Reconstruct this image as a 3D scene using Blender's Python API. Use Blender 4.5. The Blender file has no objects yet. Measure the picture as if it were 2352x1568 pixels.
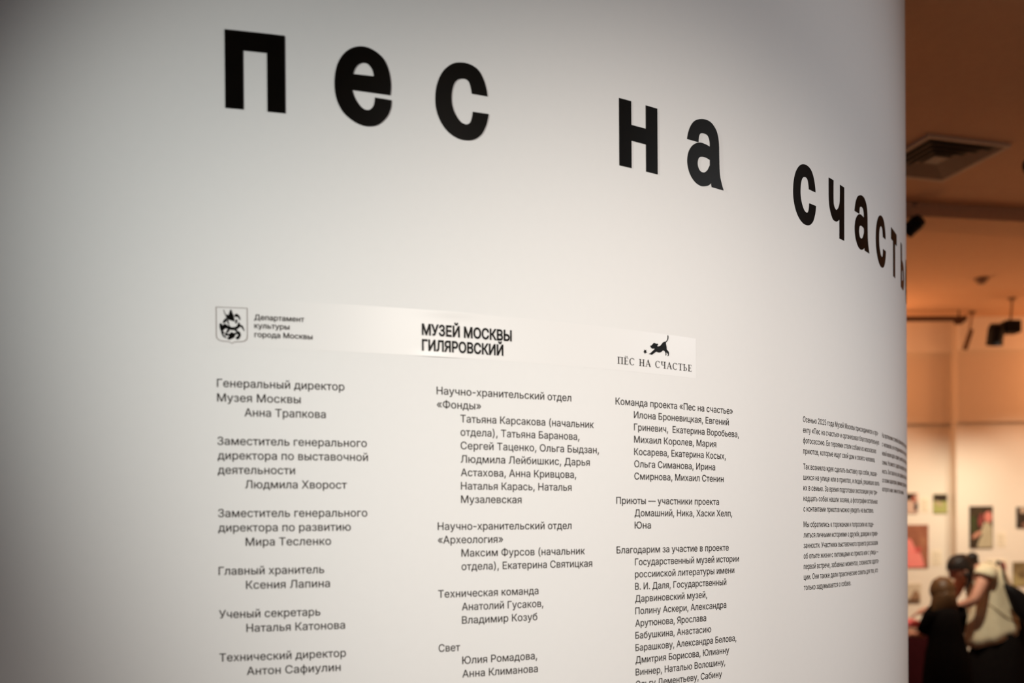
import bpy, bmesh, math, random
import mathutils.geometry
from mathutils.bvhtree import BVHTree
from mathutils import Vector, Matrix

scene = bpy.context.scene
COL = scene.collection
PI = math.pi
random.seed(7)

# ------------------------------------------------------------------ camera
EYE = 1.6
cam_d = bpy.data.cameras.new('camera')
cam = bpy.data.objects.new('camera', cam_d)
COL.objects.link(cam)
cam_d.sensor_width = 36.0
cam_d.lens = 2141.2954 / 2352 * 36.0
cam_d.shift_y = 443.2705 / 2352
cam_d.clip_start = 0.05
cam_d.dof.use_dof = True
cam_d.dof.focus_distance = 2.15
cam_d.dof.aperture_fstop = 1.8
cam.matrix_world = Matrix.Translation((0, 0, EYE)) @ Matrix.Rotation(PI / 2 - 0.0058, 4, 'X') @ Matrix.Rotation(-0.0073, 4, 'Z')
scene.camera = cam

# ------------------------------------------------------------------ exposure, world, lights
scene.view_settings.view_transform = 'Standard'
scene.view_settings.look = 'None'
scene.view_settings.gamma = 1.0
scene.view_settings.use_curve_mapping = False
scene.view_settings.exposure = 0.0
world = bpy.data.worlds.new('world')
scene.world = world
world.use_nodes = True
world.node_tree.nodes['Background'].inputs[0].default_value = (0.75, 0.85, 1.0, 1)
world.node_tree.nodes['Background'].inputs[1].default_value = 0.095


def spot(name, loc, target, color, power, angle, blend=1.0, radius=0.05):
    l = bpy.data.lights.new(name, 'SPOT')
    l.color = color
    l.energy = power
    l.spot_size = math.radians(angle)
    l.spot_blend = blend
    l.shadow_soft_size = radius
    o = bpy.data.objects.new(name, l)
    COL.objects.link(o)
    o.location = loc
    o.rotation_euler = (Vector(target) - Vector(loc)).to_track_quat('-Z', 'Y').to_euler()
    return o


# unseen spots fitted to the curved wall's light; the wide one is added fill
spot('wall_spot_main', (1.3, -0.6, 2.911), (0.553, 1.75, 1.441), (1, 0.9, 0.8), 292.9, 58.21, 1.0, 0.03)
spot('wall_spot_side', (-2.081, -0.08, 2.861), (1.2, 1.75, 1.44), (0.985, 1, 0.94), 379.7, 52.94, 1.0, 0.03)
spot('wall_fill_wide', (3.32, 1.4, 2.944), (1.144, 1.75, 2.171), (0.97, 0.985, 1.0), 104.6, 87.43, 1.0, 0.35)

# ceiling spots that light the far wall of photographs
WARM = (1.0, 0.92, 0.74)
spot('photo_spot_right', (4.75, 7.35, 3.40), (4.75, 8.78, 0.95), WARM, 155, 64, 1.0, 0.05)
spot('photo_spot_mid', (4.16, 7.85, 3.2), (4.1, 8.9, 1.0), WARM, 75, 64, 1.0, 0.05)
spot('photo_spot_left', (3.55, 7.5, 3.40), (3.6, 8.9, 0.95), WARM, 155, 64, 1.0, 0.05)
spot('photo_spot_beyond', (5.7, 7.3, 3.40), (5.7, 8.78, 0.95), WARM, 155, 64, 1.0, 0.05)
spot('table_spot', (2.47, 5.70, 3.36), (3.60, 7.0, 1.15), WARM, 300, 46, 0.9, 0.05)


def lamp(name, loc, color, power, radius):
    l = bpy.data.lights.new(name, 'POINT')
    l.color = color
    l.energy = power
    l.shadow_soft_size = radius
    o = bpy.data.objects.new(name, l)
    COL.objects.link(o)
    o.location = loc
    return o


# unseen fill lights added for orange ambience, behind the drum and out of frame
ORANGE = (1.0, 0.44, 0.19)
lamp('hall_fill_near', (2.2, 7.2, 2.3), ORANGE, 11, 0.2)
lamp('hall_fill_far', (5.6, 7.0, 2.3), ORANGE, 14, 0.2)
lamp('top_fill_near', (3.05, 8.35, 2.98), ORANGE, 18, 0.15)
lamp('top_fill_far', (5.35, 8.1, 2.95), ORANGE, 16, 0.15)


# ------------------------------------------------------------------ materials
def material(name, color, rough=0.6, noise=None, bump=0.0, scale=20.0, spec=0.5, detail=3.0):
    m = bpy.data.materials.new(name)
    m.use_nodes = True
    nt = m.node_tree
    b = nt.nodes['Principled BSDF']
    b.inputs['Base Color'].default_value = (*color, 1)
    b.inputs['Roughness'].default_value = rough
    b.inputs['Specular IOR Level'].default_value = spec
    tc = nt.nodes.new('ShaderNodeTexCoord')
    n = nt.nodes.new('ShaderNodeTexNoise')
    n.inputs['Scale'].default_value = scale
    n.inputs['Detail'].default_value = detail
    nt.links.new(tc.outputs['Object'], n.inputs['Vector'])
    if noise:
        r = nt.nodes.new('ShaderNodeValToRGB')
        r.color_ramp.elements[0].position = 0.35
        r.color_ramp.elements[1].position = 0.65
        r.color_ramp.elements[0].color = (*color, 1)
        r.color_ramp.elements[1].color = (*noise, 1)
        nt.links.new(n.outputs['Fac'], r.inputs['Fac'])
        nt.links.new(r.outputs['Color'], b.inputs['Base Color'])
    if bump:
        bp = nt.nodes.new('ShaderNodeBump')
        bp.inputs['Strength'].default_value = bump
        bp.inputs['Distance'].default_value = 0.002
        nt.links.new(n.outputs['Fac'], bp.inputs['Height'])
        nt.links.new(bp.outputs['Normal'], b.inputs['Normal'])
    return m


M_WALL = material('wall_paint', (0.79, 0.79, 0.785), 0.75, (0.785, 0.785, 0.78), 0.05, 60, 0.25)
M_FILM = material('white_film', (0.80, 0.797, 0.79), 0.38, (0.797, 0.793, 0.787), 0.0, 8, 0.34)
M_VINYL = material('black_vinyl', (0.0018, 0.0013, 0.0008), 0.40, (0.0026, 0.0018, 0.001), 0.0, 30, 0.08)
M_INK = material('text_ink', (0.016, 0.011, 0.009), 0.6, (0.020, 0.014, 0.011), 0.0, 200, 0.2)
M_GREYINK = material('grey_ink', (0.34, 0.30, 0.28), 0.6, (0.36, 0.32, 0.30), 0.0, 200, 0.2)
M_BACKWALL = material('gallery_wall', (0.80, 0.70, 0.57), 0.8, (0.79, 0.69, 0.56), 0.03, 30, 0.2)
M_BAND = material('pale_band', (0.93, 0.86, 0.75), 0.8, (0.92, 0.85, 0.74), 0.03, 30, 0.2)  # top band of the far wall, paler than the wall below
M_FITTING = material('beige_fitting', (0.36, 0.23, 0.145), 0.6, (0.34, 0.22, 0.14), 0.0, 30, 0.3)
M_CEIL = material('ceiling_bounce_tint', (0.72, 0.46, 0.28), 0.85, (0.70, 0.44, 0.27), 0.03, 20, 0.2)  # warm bounce light is put into the ceiling colour
M_FLOOR = material('wood_floor', (0.30, 0.17, 0.09), 0.5, (0.24, 0.13, 0.07), 0.05, 6, 0.4)
M_BLACKMETAL = material('black_metal', (0.006, 0.005, 0.005), 0.6, (0.008, 0.007, 0.006), 0.0, 30, 0.2)
M_BROWNMETAL = material('bronze_metal', (0.16, 0.09, 0.05), 0.55, (0.14, 0.08, 0.045), 0.0, 30, 0.3)
M_TRACK = material('track_metal', (0.10, 0.05, 0.028), 0.6, (0.09, 0.045, 0.025), 0.0, 30, 0.3)
M_VENT = material('vent_lit_rim', (0.80, 0.62, 0.45), 0.5, (0.78, 0.60, 0.43), 0.0, 30, 0.4)  # light catching the rim is put into this brighter frame colour
M_VENTBLADE = material('vent_blade', (0.34, 0.23, 0.15), 0.5, (0.32, 0.22, 0.14), 0.0, 30, 0.3)
M_VENTDARK = material('vent_duct_shade', (0.03, 0.022, 0.016), 0.8, (0.04, 0.03, 0.02), 0.0, 30, 0.2)


# ------------------------------------------------------------------ object helpers
def tag(o, label=None, cat=None, group=None, kind=None):
    if label: o['label'] = label
    if cat: o['category'] = cat
    if group: o['group'] = group
    if kind: o['kind'] = kind
    return o


def empty(name, loc, label, cat, group=None):
    o = bpy.data.objects.new(name, None)
    o.empty_display_size = 0.05
    COL.objects.link(o)
    o.location = loc
    return tag(o, label, cat, group)


def link_mesh(name, me, mat, parent=None, loc=None, smooth=False):
    """link mesh data given in world coordinates; origin goes to loc (or to the parent's place)"""
    o = bpy.data.objects.new(name, me)
    COL.objects.link(o)
    if mat: me.materials.append(mat)
    if smooth:
        for p in me.polygons: p.use_smooth = True
    if parent is not None:
        o.parent = parent
        w = Vector((0, 0, 0)); q = parent
        while q is not None:
            w += q.location; q = q.parent
        me.transform(Matrix.Translation(-w))
    elif loc is not None:
        me.transform(Matrix.Translation(-Vector(loc)))
        o.location = loc
    return o


def build(name, bm, mat, parent=None, loc=None, smooth=False):
    bmesh.ops.recalc_face_normals(bm, faces=bm.faces)
    me = bpy.data.meshes.new(name)
    bm.to_mesh(me)
    bm.free()
    return link_mesh(name, me, mat, parent, loc, smooth)


def box(bm, x0, x1, y0, y1, z0, z1, bevel=0.0):
    r = bmesh.ops.create_cube(bm, size=1.0)
    for v in r['verts']:
        v.co = Vector(((x0 + x1) / 2 + v.co.x * (x1 - x0), (y0 + y1) / 2 + v.co.y * (y1 - y0), (z0 + z1) / 2 + v.co.z * (z1 - z0)))
    if bevel:
        es = list({e for v in r['verts'] for e in v.link_edges})
        bmesh.ops.bevel(bm, geom=es, offset=bevel, segments=2, affect='EDGES')
    return bm


def rbox(bm, center, size, rot, bevel=0.0):
    r = bmesh.ops.create_cube(bm, size=1.0)
    vs = r['verts']
    for v in vs:
        v.co = Vector((v.co.x * size[0], v.co.y * size[1], v.co.z * size[2]))
    if bevel:
        es = list({e for v in vs for e in v.link_edges})
        nb = bmesh.ops.bevel(bm, geom=es, offset=bevel, segments=2, affect='EDGES')
        vs = list({v for f in nb['faces'] for v in f.verts} | {v for v in vs if v.is_valid})
    m = Matrix.Translation(center) @ rot.to_4x4()
    for v in vs:
        v.co = m @ v.co
    return bm


def tube(bm, a, b, ra, rb=None, n=20, caps=True):
    a, b = Vector(a), Vector(b)
    rb = ra if rb is None else rb
    q = (b - a).to_track_quat('Z', 'Y')
    r0 = []; r1 = []
    for i in range(n):
        t = 2 * PI * i / n
        v = Vector((math.cos(t), math.sin(t), 0))
        r0.append(bm.verts.new(a + q @ (v * ra)))
        r1.append(bm.verts.new(b + q @ (v * rb)))
    for i in range(n):
        bm.faces.new((r0[i], r0[(i + 1) % n], r1[(i + 1) % n], r1[i]))
    if caps:
        bm.faces.new(r0[::-1]); bm.faces.new(r1)
    return bm


def loft(bm, rings, closed_ends=(True, True)):
    """rings: lists of points of equal length"""
    vs = [[bm.verts.new(p) for p in r] for r in rings]
    n = len(vs[0])
    for a, b in zip(vs, vs[1:]):
        for i in range(n):
            bm.faces.new((a[i], a[(i + 1) % n], b[(i + 1) % n], b[i]))
    if closed_ends[0]: bm.faces.new(vs[0][::-1])
    if closed_ends[1]: bm.faces.new(vs[-1])
    return bm


# ------------------------------------------------------------------ the curved wall: a drum of radius R
TH0, DIST, R = -0.2434277, 1.685928, 2.538566
DX, DY = -1.0180187, 4.0999667


def on_wall(u, z, off=0.0):
    """a point at arc length u along the wall, z above eye level, off in front of the paint"""
    a = TH0 + PI - u / R
    return Vector((DX + (R + off) * math.sin(a), DY + (R + off) * math.cos(a), EYE + z))


CEIL = 3.55
bm = bmesh.new()
NSEG = 560
U0, U1 = -2.4, 3.3
prof = []
for i in range(NSEG + 1):
    u = U0 + (U1 - U0) * i / NSEG
    prof.append((on_wall(u, 0), on_wall(u, 0, -0.12)))
grid = []
for o_, i_ in prof:
    grid.append([bm.verts.new((p.x, p.y, z)) for p, z in ((o_, 0.0), (o_, CEIL), (i_, CEIL), (i_, 0.0))])
for a, b in zip(grid, grid[1:]):
    for k in range(4):
        bm.faces.new((a[k], a[(k + 1) % 4], b[(k + 1) % 4], b[k]))
bm.faces.new(grid[0]); bm.faces.new(grid[-1][::-1])
w = build('wall_front', bm, M_WALL, None, (0, 1.6, 0))
for p in w.data.polygons:
    p.use_smooth = abs(p.normal.z) < 0.5
try:
    w.data.set_sharp_from_angle(angle=math.radians(30))
except Exception:
    pass
tag(w, kind='structure')

# ------------------------------------------------------------------ the hall behind
def slab(name, x0, x1, y0, y1, z0, z1, mat):
    bm = bmesh.new()
    box(bm, x0, x1, y0, y1, z0, z1)
    return tag(build(name, bm, mat), kind='structure')


slab('floor', -5.5, 7.0, -3.2, 9.3, -0.1, 0.0, M_FLOOR)
slab('ceiling', -5.5, 7.0, -3.2, 9.3, CEIL, CEIL + 0.12, M_CEIL)
slab('wall_back', -5.5, 7.0, 8.9, 9.3, 0.0, CEIL, M_BACKWALL)
slab('wall_right', 6.6, 7.0, 1.0, 8.9, 0.0, CEIL, M_BACKWALL)
XC = 4.187
slab('trim_1', 1.6, XC, 8.865, 8.9, 2.575, CEIL, M_BACKWALL)
slab('trim_2', 1.6, XC, 8.83, 8.865, 3.245, CEIL, M_BAND)
slab('wall_back_right', XC, 6.6, 8.78, 8.9, 0.0, CEIL, M_BACKWALL)
slab('trim_3', XC, 6.6, 8.745, 8.78, 2.575, CEIL, M_BACKWALL)
slab('trim_4', XC, 6.6, 8.71, 8.745, 3.245, CEIL, M_BAND)
# shallow ceiling beam
bm = bmesh.new()
rbox(bm, Vector((3.6, 5.97, CEIL - 0.04)), (5.6, 0.28, 0.08), Matrix.Rotation(math.radians(9.5), 3, 'Z'))
tag(build('trim_5', bm, M_CEIL), kind='structure')

# ------------------------------------------------------------------ lettering data
# GLYPHS: character | advance | bezier outlines (handle, point, handle per knot), 2000 units per em unit
# COLUMNS rows: text, arc length of its first stroke, height above eye level, width scale
GLYPHS = r""" |376|
(|546|178,313,178,413,178,488,186,566,201,647,216,729,237,807,263,882,289,957,319,1023,353,1078,393,1078,432,1078,472,1078,437,1008,407,934,382,856,356,779,337,702,323,627,309,551,302,480,302,413,302,353,309,291,321,229,333,167,351,101,376,32,401,-37,433,-111,472,-192,432,-192,393,-192,353,-192,296,-94,252,7,223,109,193,212
)|546|114,-192,74,-192,114,-109,147,-34,172,36,197,105,215,171,226,233,238,294,244,354,244,413,244,480,237,551,223,627,210,702,190,779,165,856,140,934,109,1008,74,1078,114,1078,154,1078,193,1078,227,1023,257,957,283,882,310,807,330,729,346,647,361,565,368,487,368,413,368,311,353,209,323,107,293,4,250,-95,193,-192,154,-192
,|376|106,-239,75,-239,95,-112,115,15,135,142,181,142,228,142,274,142,239,15,204,-112,169,-239,137,-239
-|640|395,489,544,489,544,451,544,413,544,376,395,376,247,376,98,376,98,413,98,451,98,489,247,489
.|376|216,-9,191,-9,165,-9,144,0,126,18,108,36,99,57,99,82,99,107,108,129,126,147,144,165,165,173,191,173,216,173,238,165,255,147,273,129,282,107,282,82,282,57,273,36,255,18,238,0
0|906|529,-14,453,-14,378,-14,313,7,260,48,206,89,166,149,138,227,110,305,96,398,96,508,96,618,110,712,138,790,167,868,208,928,261,969,314,1010,378,1031,453,1031,529,1031,593,1010,646,969,699,928,740,868,768,790,796,712,811,618,811,508,811,398,797,305,769,227,741,149,700,89,647,48,593,7;403,99,453,99,503,99,545,115,580,147,615,180,642,226,660,287,679,348,688,422,688,508,688,595,679,669,660,730,642,791,615,838,580,870,545,903,503,919,453,919,403,919,361,903,326,870,291,838,265,791,246,730,228,669,219,595,219,508,219,422,228,348,246,287,265,226,291,180,326,147,361,115
2|906|345,0,128,0,128,32,128,63,128,95,241,216,355,337,468,457,507,498,539,534,564,565,590,596,609,625,621,653,634,681,640,711,640,743,640,779,632,811,615,837,598,864,575,884,546,898,517,912,484,919,447,919,408,919,373,911,344,895,316,879,293,856,278,827,262,798,254,763,254,724,213,724,172,724,131,724,131,785,145,838,172,885,200,931,238,967,286,992,334,1018,389,1031,450,1031,511,1031,565,1018,612,993,659,968,695,934,722,890,749,847,762,799,762,745,762,707,755,671,742,635,728,600,705,561,672,517,639,474,593,421,534,359,458,280,381,200,305,121,305,118,305,116,305,113,463,113,621,113,778,113,778,76,778,38,778,0,562,0
5|906|508,-14,442,-14,382,-14,328,-2,280,22,232,46,194,79,166,120,137,162,122,208,119,261,161,261,203,261,244,261,247,230,258,202,276,178,294,154,318,134,347,121,375,107,407,100,442,100,483,100,520,109,552,129,585,148,610,175,628,209,646,243,656,281,656,324,656,368,646,407,627,442,608,477,582,504,549,524,516,544,478,554,436,554,402,554,368,548,335,537,302,525,276,510,256,492,216,496,175,501,135,505,154,676,173,847,192,1017,372,1017,552,1017,733,1017,733,980,733,942,733,904,589,904,445,904,301,904,290,804,279,703,268,603,269,603,271,603,272,603,295,623,322,638,355,650,388,661,422,667,459,667,505,667,548,659,588,642,627,625,661,601,690,571,719,540,741,504,758,462,774,421,782,376,782,326,782,261,767,202,738,151,708,100,668,60,617,30,566,1
:|376|216,-9,191,-9,165,-9,144,0,126,18,108,36,99,57,99,82,99,107,108,129,126,147,144,165,165,173,191,173,216,173,238,165,255,147,273,129,282,107,282,82,282,57,273,36,255,18,238,0;216,541,191,541,165,541,144,550,126,568,108,586,99,607,99,632,99,658,108,679,126,697,144,715,165,724,191,724,216,724,238,715,255,697,273,679,282,658,282,632,282,607,273,586,255,568,238,550
«|805|383,98,337,98,246,205,156,311,66,418,156,525,246,631,337,738,383,738,430,738,477,738,388,631,299,525,210,418,299,311,388,205,477,98,430,98;661,98,614,98,524,205,433,311,343,418,433,525,524,631,614,738,661,738,707,738,754,738,665,631,576,525,487,418,576,311,665,205,754,98,707,98
»|805|98,98,52,98,141,205,229,311,318,418,229,525,141,631,52,738,98,738,145,738,191,738,282,631,372,525,463,418,372,311,282,205,191,98,145,98;376,98,329,98,418,205,507,311,595,418,507,525,418,631,329,738,376,738,422,738,468,738,559,631,650,525,740,418,650,311,559,205,468,98,422,98
А|959|79,0,33,0,156,339,280,678,403,1017,453,1017,503,1017,552,1017,677,678,801,339,926,0,881,0,835,0,790,0,718,202,646,403,574,605,561,642,546,689,528,744,511,800,489,871,464,957,473,957,482,957,490,957,465,870,444,798,426,742,408,686,393,640,381,605,311,403,240,202,170,0,124,0;393,284,220,284,220,322,220,360,220,397,393,397,566,397,740,397,740,360,740,322,740,284,566,284
Б|898|241,0,120,0,120,339,120,678,120,1017,323,1017,525,1017,728,1017,728,980,728,942,728,904,568,904,409,904,249,904,249,800,249,695,249,591,327,591,405,591,483,591,553,591,612,579,663,555,714,532,753,499,780,455,808,412,821,361,821,301,821,240,808,186,780,141,753,96,714,61,664,37,613,12,553,0,483,0,362,0;249,234,249,113,326,113,404,113,481,113,549,113,602,129,639,162,676,195,694,242,694,302,694,358,676,402,639,432,602,463,549,478,481,478,404,478,326,478,249,478,249,356
В|912|244,0,120,0,120,339,120,678,120,1017,241,1017,361,1017,482,1017,553,1017,611,1005,658,981,704,957,739,925,762,884,785,843,796,798,796,748,796,704,789,669,773,640,758,612,738,589,713,572,687,555,660,542,630,533,630,530,630,527,630,524,662,522,695,511,726,491,758,471,784,443,805,406,825,370,836,325,836,272,836,221,824,175,800,133,777,92,740,60,689,36,638,12,573,0,493,0,369,0;249,230,249,114,329,114,409,114,490,114,569,114,625,129,660,159,694,190,711,228,711,273,711,308,702,339,685,368,668,396,643,419,611,436,579,453,541,462,496,462,414,462,332,462,249,462,249,346;249,682,249,571,325,571,400,571,476,571,513,571,547,578,576,592,606,607,629,627,646,653,663,679,672,709,672,744,672,789,656,827,625,858,594,888,546,903,480,903,403,903,326,903,249,903,249,793
Г|802|533,1017,740,1017,740,980,740,942,740,904,576,904,413,904,249,904,249,603,249,301,249,0,206,0,163,0,120,0,120,339,120,678,120,1017,327,1017
Д|1138|105,-219,64,-219,64,-108,64,3,64,113,91,113,119,113,146,113,163,128,179,148,194,172,208,196,222,227,234,263,247,300,257,345,267,398,276,451,284,515,290,589,301,732,313,874,324,1017,536,1017,749,1017,961,1017,961,716,961,415,961,113,999,113,1036,113,1074,113,1074,3,1074,-108,1074,-219,1033,-219,991,-219,950,-219,950,-146,950,-73,950,0,696,0,441,0,187,0,187,-73,187,-146,187,-219,146,-219;318,139,295,113,474,113,653,113,832,113,832,377,832,640,832,904,702,904,572,904,442,904,434,799,425,694,417,589,411,517,402,450,392,387,381,325,368,270,353,223,337,176
Е|837|330,0,120,0,120,339,120,678,120,1017,328,1017,537,1017,745,1017,745,979,745,941,745,903,580,903,414,903,249,903,249,793,249,682,249,572,403,572,557,572,711,572,711,534,711,496,711,457,557,457,403,457,249,457,249,343,249,229,249,114,416,114,583,114,750,114,750,76,750,38,750,0,540,0
З|861|499,-14,432,-14,365,-14,306,-2,254,21,203,44,162,77,131,118,101,160,85,208,83,264,127,264,170,264,214,264,216,229,227,200,246,175,265,151,291,132,323,119,355,106,391,100,430,100,473,100,512,107,545,122,578,137,604,158,624,185,643,212,653,243,653,279,653,315,643,348,624,376,606,404,578,426,543,441,508,457,465,465,414,465,387,465,359,465,332,465,332,503,332,540,332,578,359,578,387,578,414,578,455,578,490,585,520,599,551,613,575,633,592,659,609,685,617,715,617,750,617,784,610,814,595,840,580,865,558,884,531,898,503,912,470,919,433,919,397,919,364,913,334,900,303,887,279,868,259,844,240,820,230,791,229,757,188,757,147,757,105,757,107,811,122,859,152,900,182,941,221,974,271,997,320,1020,375,1031,435,1031,498,1031,553,1018,599,993,645,968,681,934,706,893,731,851,744,806,744,757,744,700,728,652,698,612,667,572,626,544,574,529,574,526,574,524,574,521,617,514,654,499,685,477,715,454,739,426,755,392,772,358,780,320,780,278,780,222,765,172,735,128,705,84,663,50,611,24,559,-1
И|1047|927,339,927,0,883,0,840,0,797,0,797,194,797,388,797,582,797,600,797,624,799,656,800,687,801,725,803,767,805,810,807,857,808,907,816,906,824,905,832,904,800,848,773,801,751,762,729,723,710,690,693,661,676,633,659,606,643,580,520,387,397,193,274,0,223,0,171,0,120,0,120,339,120,678,120,1017,163,1017,206,1017,249,1017,249,808,249,599,249,390,249,369,249,344,249,314,248,285,247,252,245,216,244,181,241,145,237,107,231,108,226,109,220,110,237,146,255,181,272,213,290,246,306,275,322,301,337,328,350,349,361,365,499,583,637,800,775,1017,826,1017,876,1017,927,1017,927,678
Й|1047|927,339,927,0,883,0,840,0,797,0,797,194,797,388,797,582,797,600,797,624,799,656,800,687,801,725,803,767,805,810,807,857,808,907,816,906,824,905,832,904,800,848,773,801,751,762,729,723,710,690,693,661,676,633,659,606,643,580,520,387,397,193,274,0,223,0,171,0,120,0,120,339,120,678,120,1017,163,1017,206,1017,249,1017,249,808,249,599,249,390,249,369,249,344,249,314,248,285,247,252,245,216,244,181,241,145,237,107,231,108,226,109,220,110,237,146,255,181,272,213,290,246,306,275,322,301,337,328,350,349,361,365,499,583,637,800,775,1017,826,1017,876,1017,927,1017,927,678;562,1125,524,1125,488,1125,454,1133,425,1150,395,1167,371,1191,354,1220,336,1249,327,1282,327,1317,357,1317,387,1317,417,1317,417,1286,427,1261,447,1241,467,1221,493,1211,524,1211,556,1211,582,1221,602,1241,622,1261,632,1286,632,1317,662,1317,692,1317,722,1317,722,1282,714,1249,696,1220,679,1191,655,1168,625,1151,595,1133
К|933|163,0,120,0,120,339,120,678,120,1017,163,1017,206,1017,249,1017,249,870,249,722,249,574,297,574,344,574,392,574,503,722,614,870,724,1017,777,1017,829,1017,881,1017,755,853,628,689,502,524,634,350,765,175,897,0,845,0,793,0,742,0,627,154,512,308,397,462,348,462,299,462,249,462,249,308,249,154,249,0,206,0
Л|1039|76,0,64,0,64,38,64,76,64,113,73,113,82,113,91,113,123,113,148,120,168,132,187,145,202,169,213,205,224,241,232,293,238,361,256,580,274,799,292,1017,501,1017,710,1017,919,1017,919,678,919,339,919,0,876,0,833,0,790,0,790,301,790,603,790,904,663,904,536,904,409,904,394,720,379,535,364,351,359,291,351,239,340,194,330,150,315,113,295,85,275,56,250,35,219,21,187,7,148,0,101,0,89,0
М|1256|161,0,120,0,120,339,120,678,120,1017,181,1017,242,1017,303,1017,387,803,471,589,554,374,560,359,567,340,575,318,582,295,590,271,598,245,607,219,615,193,623,168,630,142,637,119,643,98,634,98,624,98,615,98,621,118,628,140,636,165,643,190,652,216,660,242,668,269,676,294,684,316,692,339,699,359,705,374,787,589,870,803,953,1017,1014,1017,1075,1017,1136,1017,1136,678,1136,339,1136,0,1093,0,1051,0,1009,0,1009,194,1009,388,1009,582,1009,603,1009,627,1009,654,1009,680,1010,708,1010,737,1011,767,1012,796,1012,826,1013,856,1014,886,1014,914,1018,914,1022,914,1026,914,1016,883,1006,851,995,819,985,786,974,755,964,726,954,696,944,668,935,644,926,619,918,598,912,582,836,388,760,194,684,0,646,0,609,0,572,0,495,194,418,388,341,582,334,598,327,618,318,642,310,666,300,693,290,722,280,751,269,783,258,815,247,848,236,881,224,914,229,914,233,914,238,914,239,889,239,861,240,832,241,803,241,773,242,743,242,713,243,685,243,657,244,629,244,604,244,582,244,388,244,194,244,0,203,0
Н|1034|163,0,120,0,120,339,120,678,120,1017,163,1017,206,1017,249,1017,249,871,249,724,249,578,428,578,606,578,785,578,785,724,785,871,785,1017,828,1017,871,1017,914,1017,914,678,914,339,914,0,871,0,828,0,785,0,785,155,785,309,785,464,606,464,428,464,249,464,249,309,249,155,249,0,206,0
О|1067|621,-14,534,-14,447,-14,369,8,301,50,233,92,179,152,140,230,100,309,81,401,81,508,81,615,100,708,140,786,179,864,233,925,301,967,369,1010,447,1031,534,1031,621,1031,699,1010,767,967,835,925,889,864,928,786,967,708,986,615,986,508,986,401,967,309,928,230,889,152,835,92,767,50,699,8;473,106,534,106,595,106,649,121,699,152,748,183,788,228,817,288,846,348,860,422,860,508,860,595,846,669,817,729,788,789,748,835,699,865,649,896,595,912,534,912,473,912,418,896,368,865,319,834,280,789,251,729,221,668,207,595,207,508,207,422,221,348,251,288,280,229,319,183,368,152,418,121
П|1034|649,1017,914,1017,914,678,914,339,914,0,871,0,828,0,785,0,785,301,785,602,785,903,606,903,428,903,249,903,249,602,249,301,249,0,206,0,163,0,120,0,120,339,120,678,120,1017,385,1017
Р|889|163,0,120,0,120,339,120,678,120,1017,237,1017,354,1017,470,1017,549,1017,614,1003,665,975,716,946,754,908,779,859,805,811,817,756,817,695,817,635,805,580,779,531,754,482,716,443,665,414,614,386,549,371,470,371,386,371,302,371,219,371,219,409,219,447,219,485,301,485,383,485,465,485,518,485,561,494,594,512,627,530,651,555,666,587,681,619,689,655,689,695,689,736,681,772,666,803,651,834,627,859,594,877,561,895,518,904,464,904,393,904,321,904,249,904,249,603,249,301,249,0,206,0
С|1020|587,-14,535,-14,447,-14,369,8,300,50,232,92,178,152,139,230,100,309,81,401,81,508,81,615,100,708,139,786,178,864,232,925,300,967,369,1010,447,1031,535,1031,586,1031,635,1024,680,1009,726,994,767,971,804,942,841,913,871,878,896,837,920,796,937,749,946,696,903,696,860,696,817,696,809,732,796,762,779,789,761,816,740,838,715,857,689,875,661,889,631,898,600,907,568,912,535,912,472,912,416,896,367,864,318,833,279,787,250,728,221,668,207,595,207,508,207,422,221,349,250,289,279,229,318,184,368,153,417,121,473,106,535,106,568,106,600,111,631,120,661,129,689,143,715,161,740,179,761,202,779,229,796,256,809,286,817,321,860,321,903,321,946,321,937,269,921,222,896,181,872,140,841,105,805,76,768,47,727,24,681,9,635,-6
Т|897|171,903,64,903,64,941,64,979,64,1017,320,1017,577,1017,834,1017,834,979,834,941,834,903,727,903,620,903,513,903,513,602,513,301,513,0,471,0,428,0,385,0,385,301,385,602,385,903,278,903
У|873|196,0,173,0,173,38,173,76,173,115,197,115,221,115,244,115,278,115,305,120,325,131,346,141,361,159,371,184,377,200,384,216,391,231,271,493,152,755,33,1017,80,1017,127,1017,174,1017,219,916,263,815,308,714,332,660,352,611,370,565,387,519,403,474,418,431,432,387,448,343,464,297,452,297,440,297,427,297,449,358,471,422,495,489,519,556,547,631,580,714,620,815,661,916,701,1017,747,1017,794,1017,840,1017,723,734,605,451,488,168,475,135,459,106,441,81,423,56,398,36,367,22,336,7,294,0,242,0,219,0
Ф|1155|563,73,533,73,441,73,361,91,293,126,225,162,173,212,136,277,99,342,81,419,81,509,81,598,99,675,136,740,173,805,225,856,293,891,361,927,441,944,533,944,563,944,592,944,622,944,715,944,795,927,863,891,930,856,983,805,1019,740,1056,675,1075,598,1075,509,1075,419,1056,342,1019,277,983,212,930,162,863,126,795,91,715,73,622,73,592,73;467,192,539,192,565,192,591,192,617,192,689,192,749,204,799,228,848,253,886,289,911,336,937,383,950,441,950,509,950,577,937,634,911,681,886,729,848,765,799,789,749,813,689,826,617,826,591,826,565,826,539,826,467,826,407,813,357,789,307,765,270,729,244,681,218,634,206,577,206,509,206,441,218,383,244,336,270,289,307,253,357,228,407,204;556,-58,513,-58,513,320,513,698,513,1075,556,1075,599,1075,642,1075,642,698,642,320,642,-58,599,-58
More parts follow.
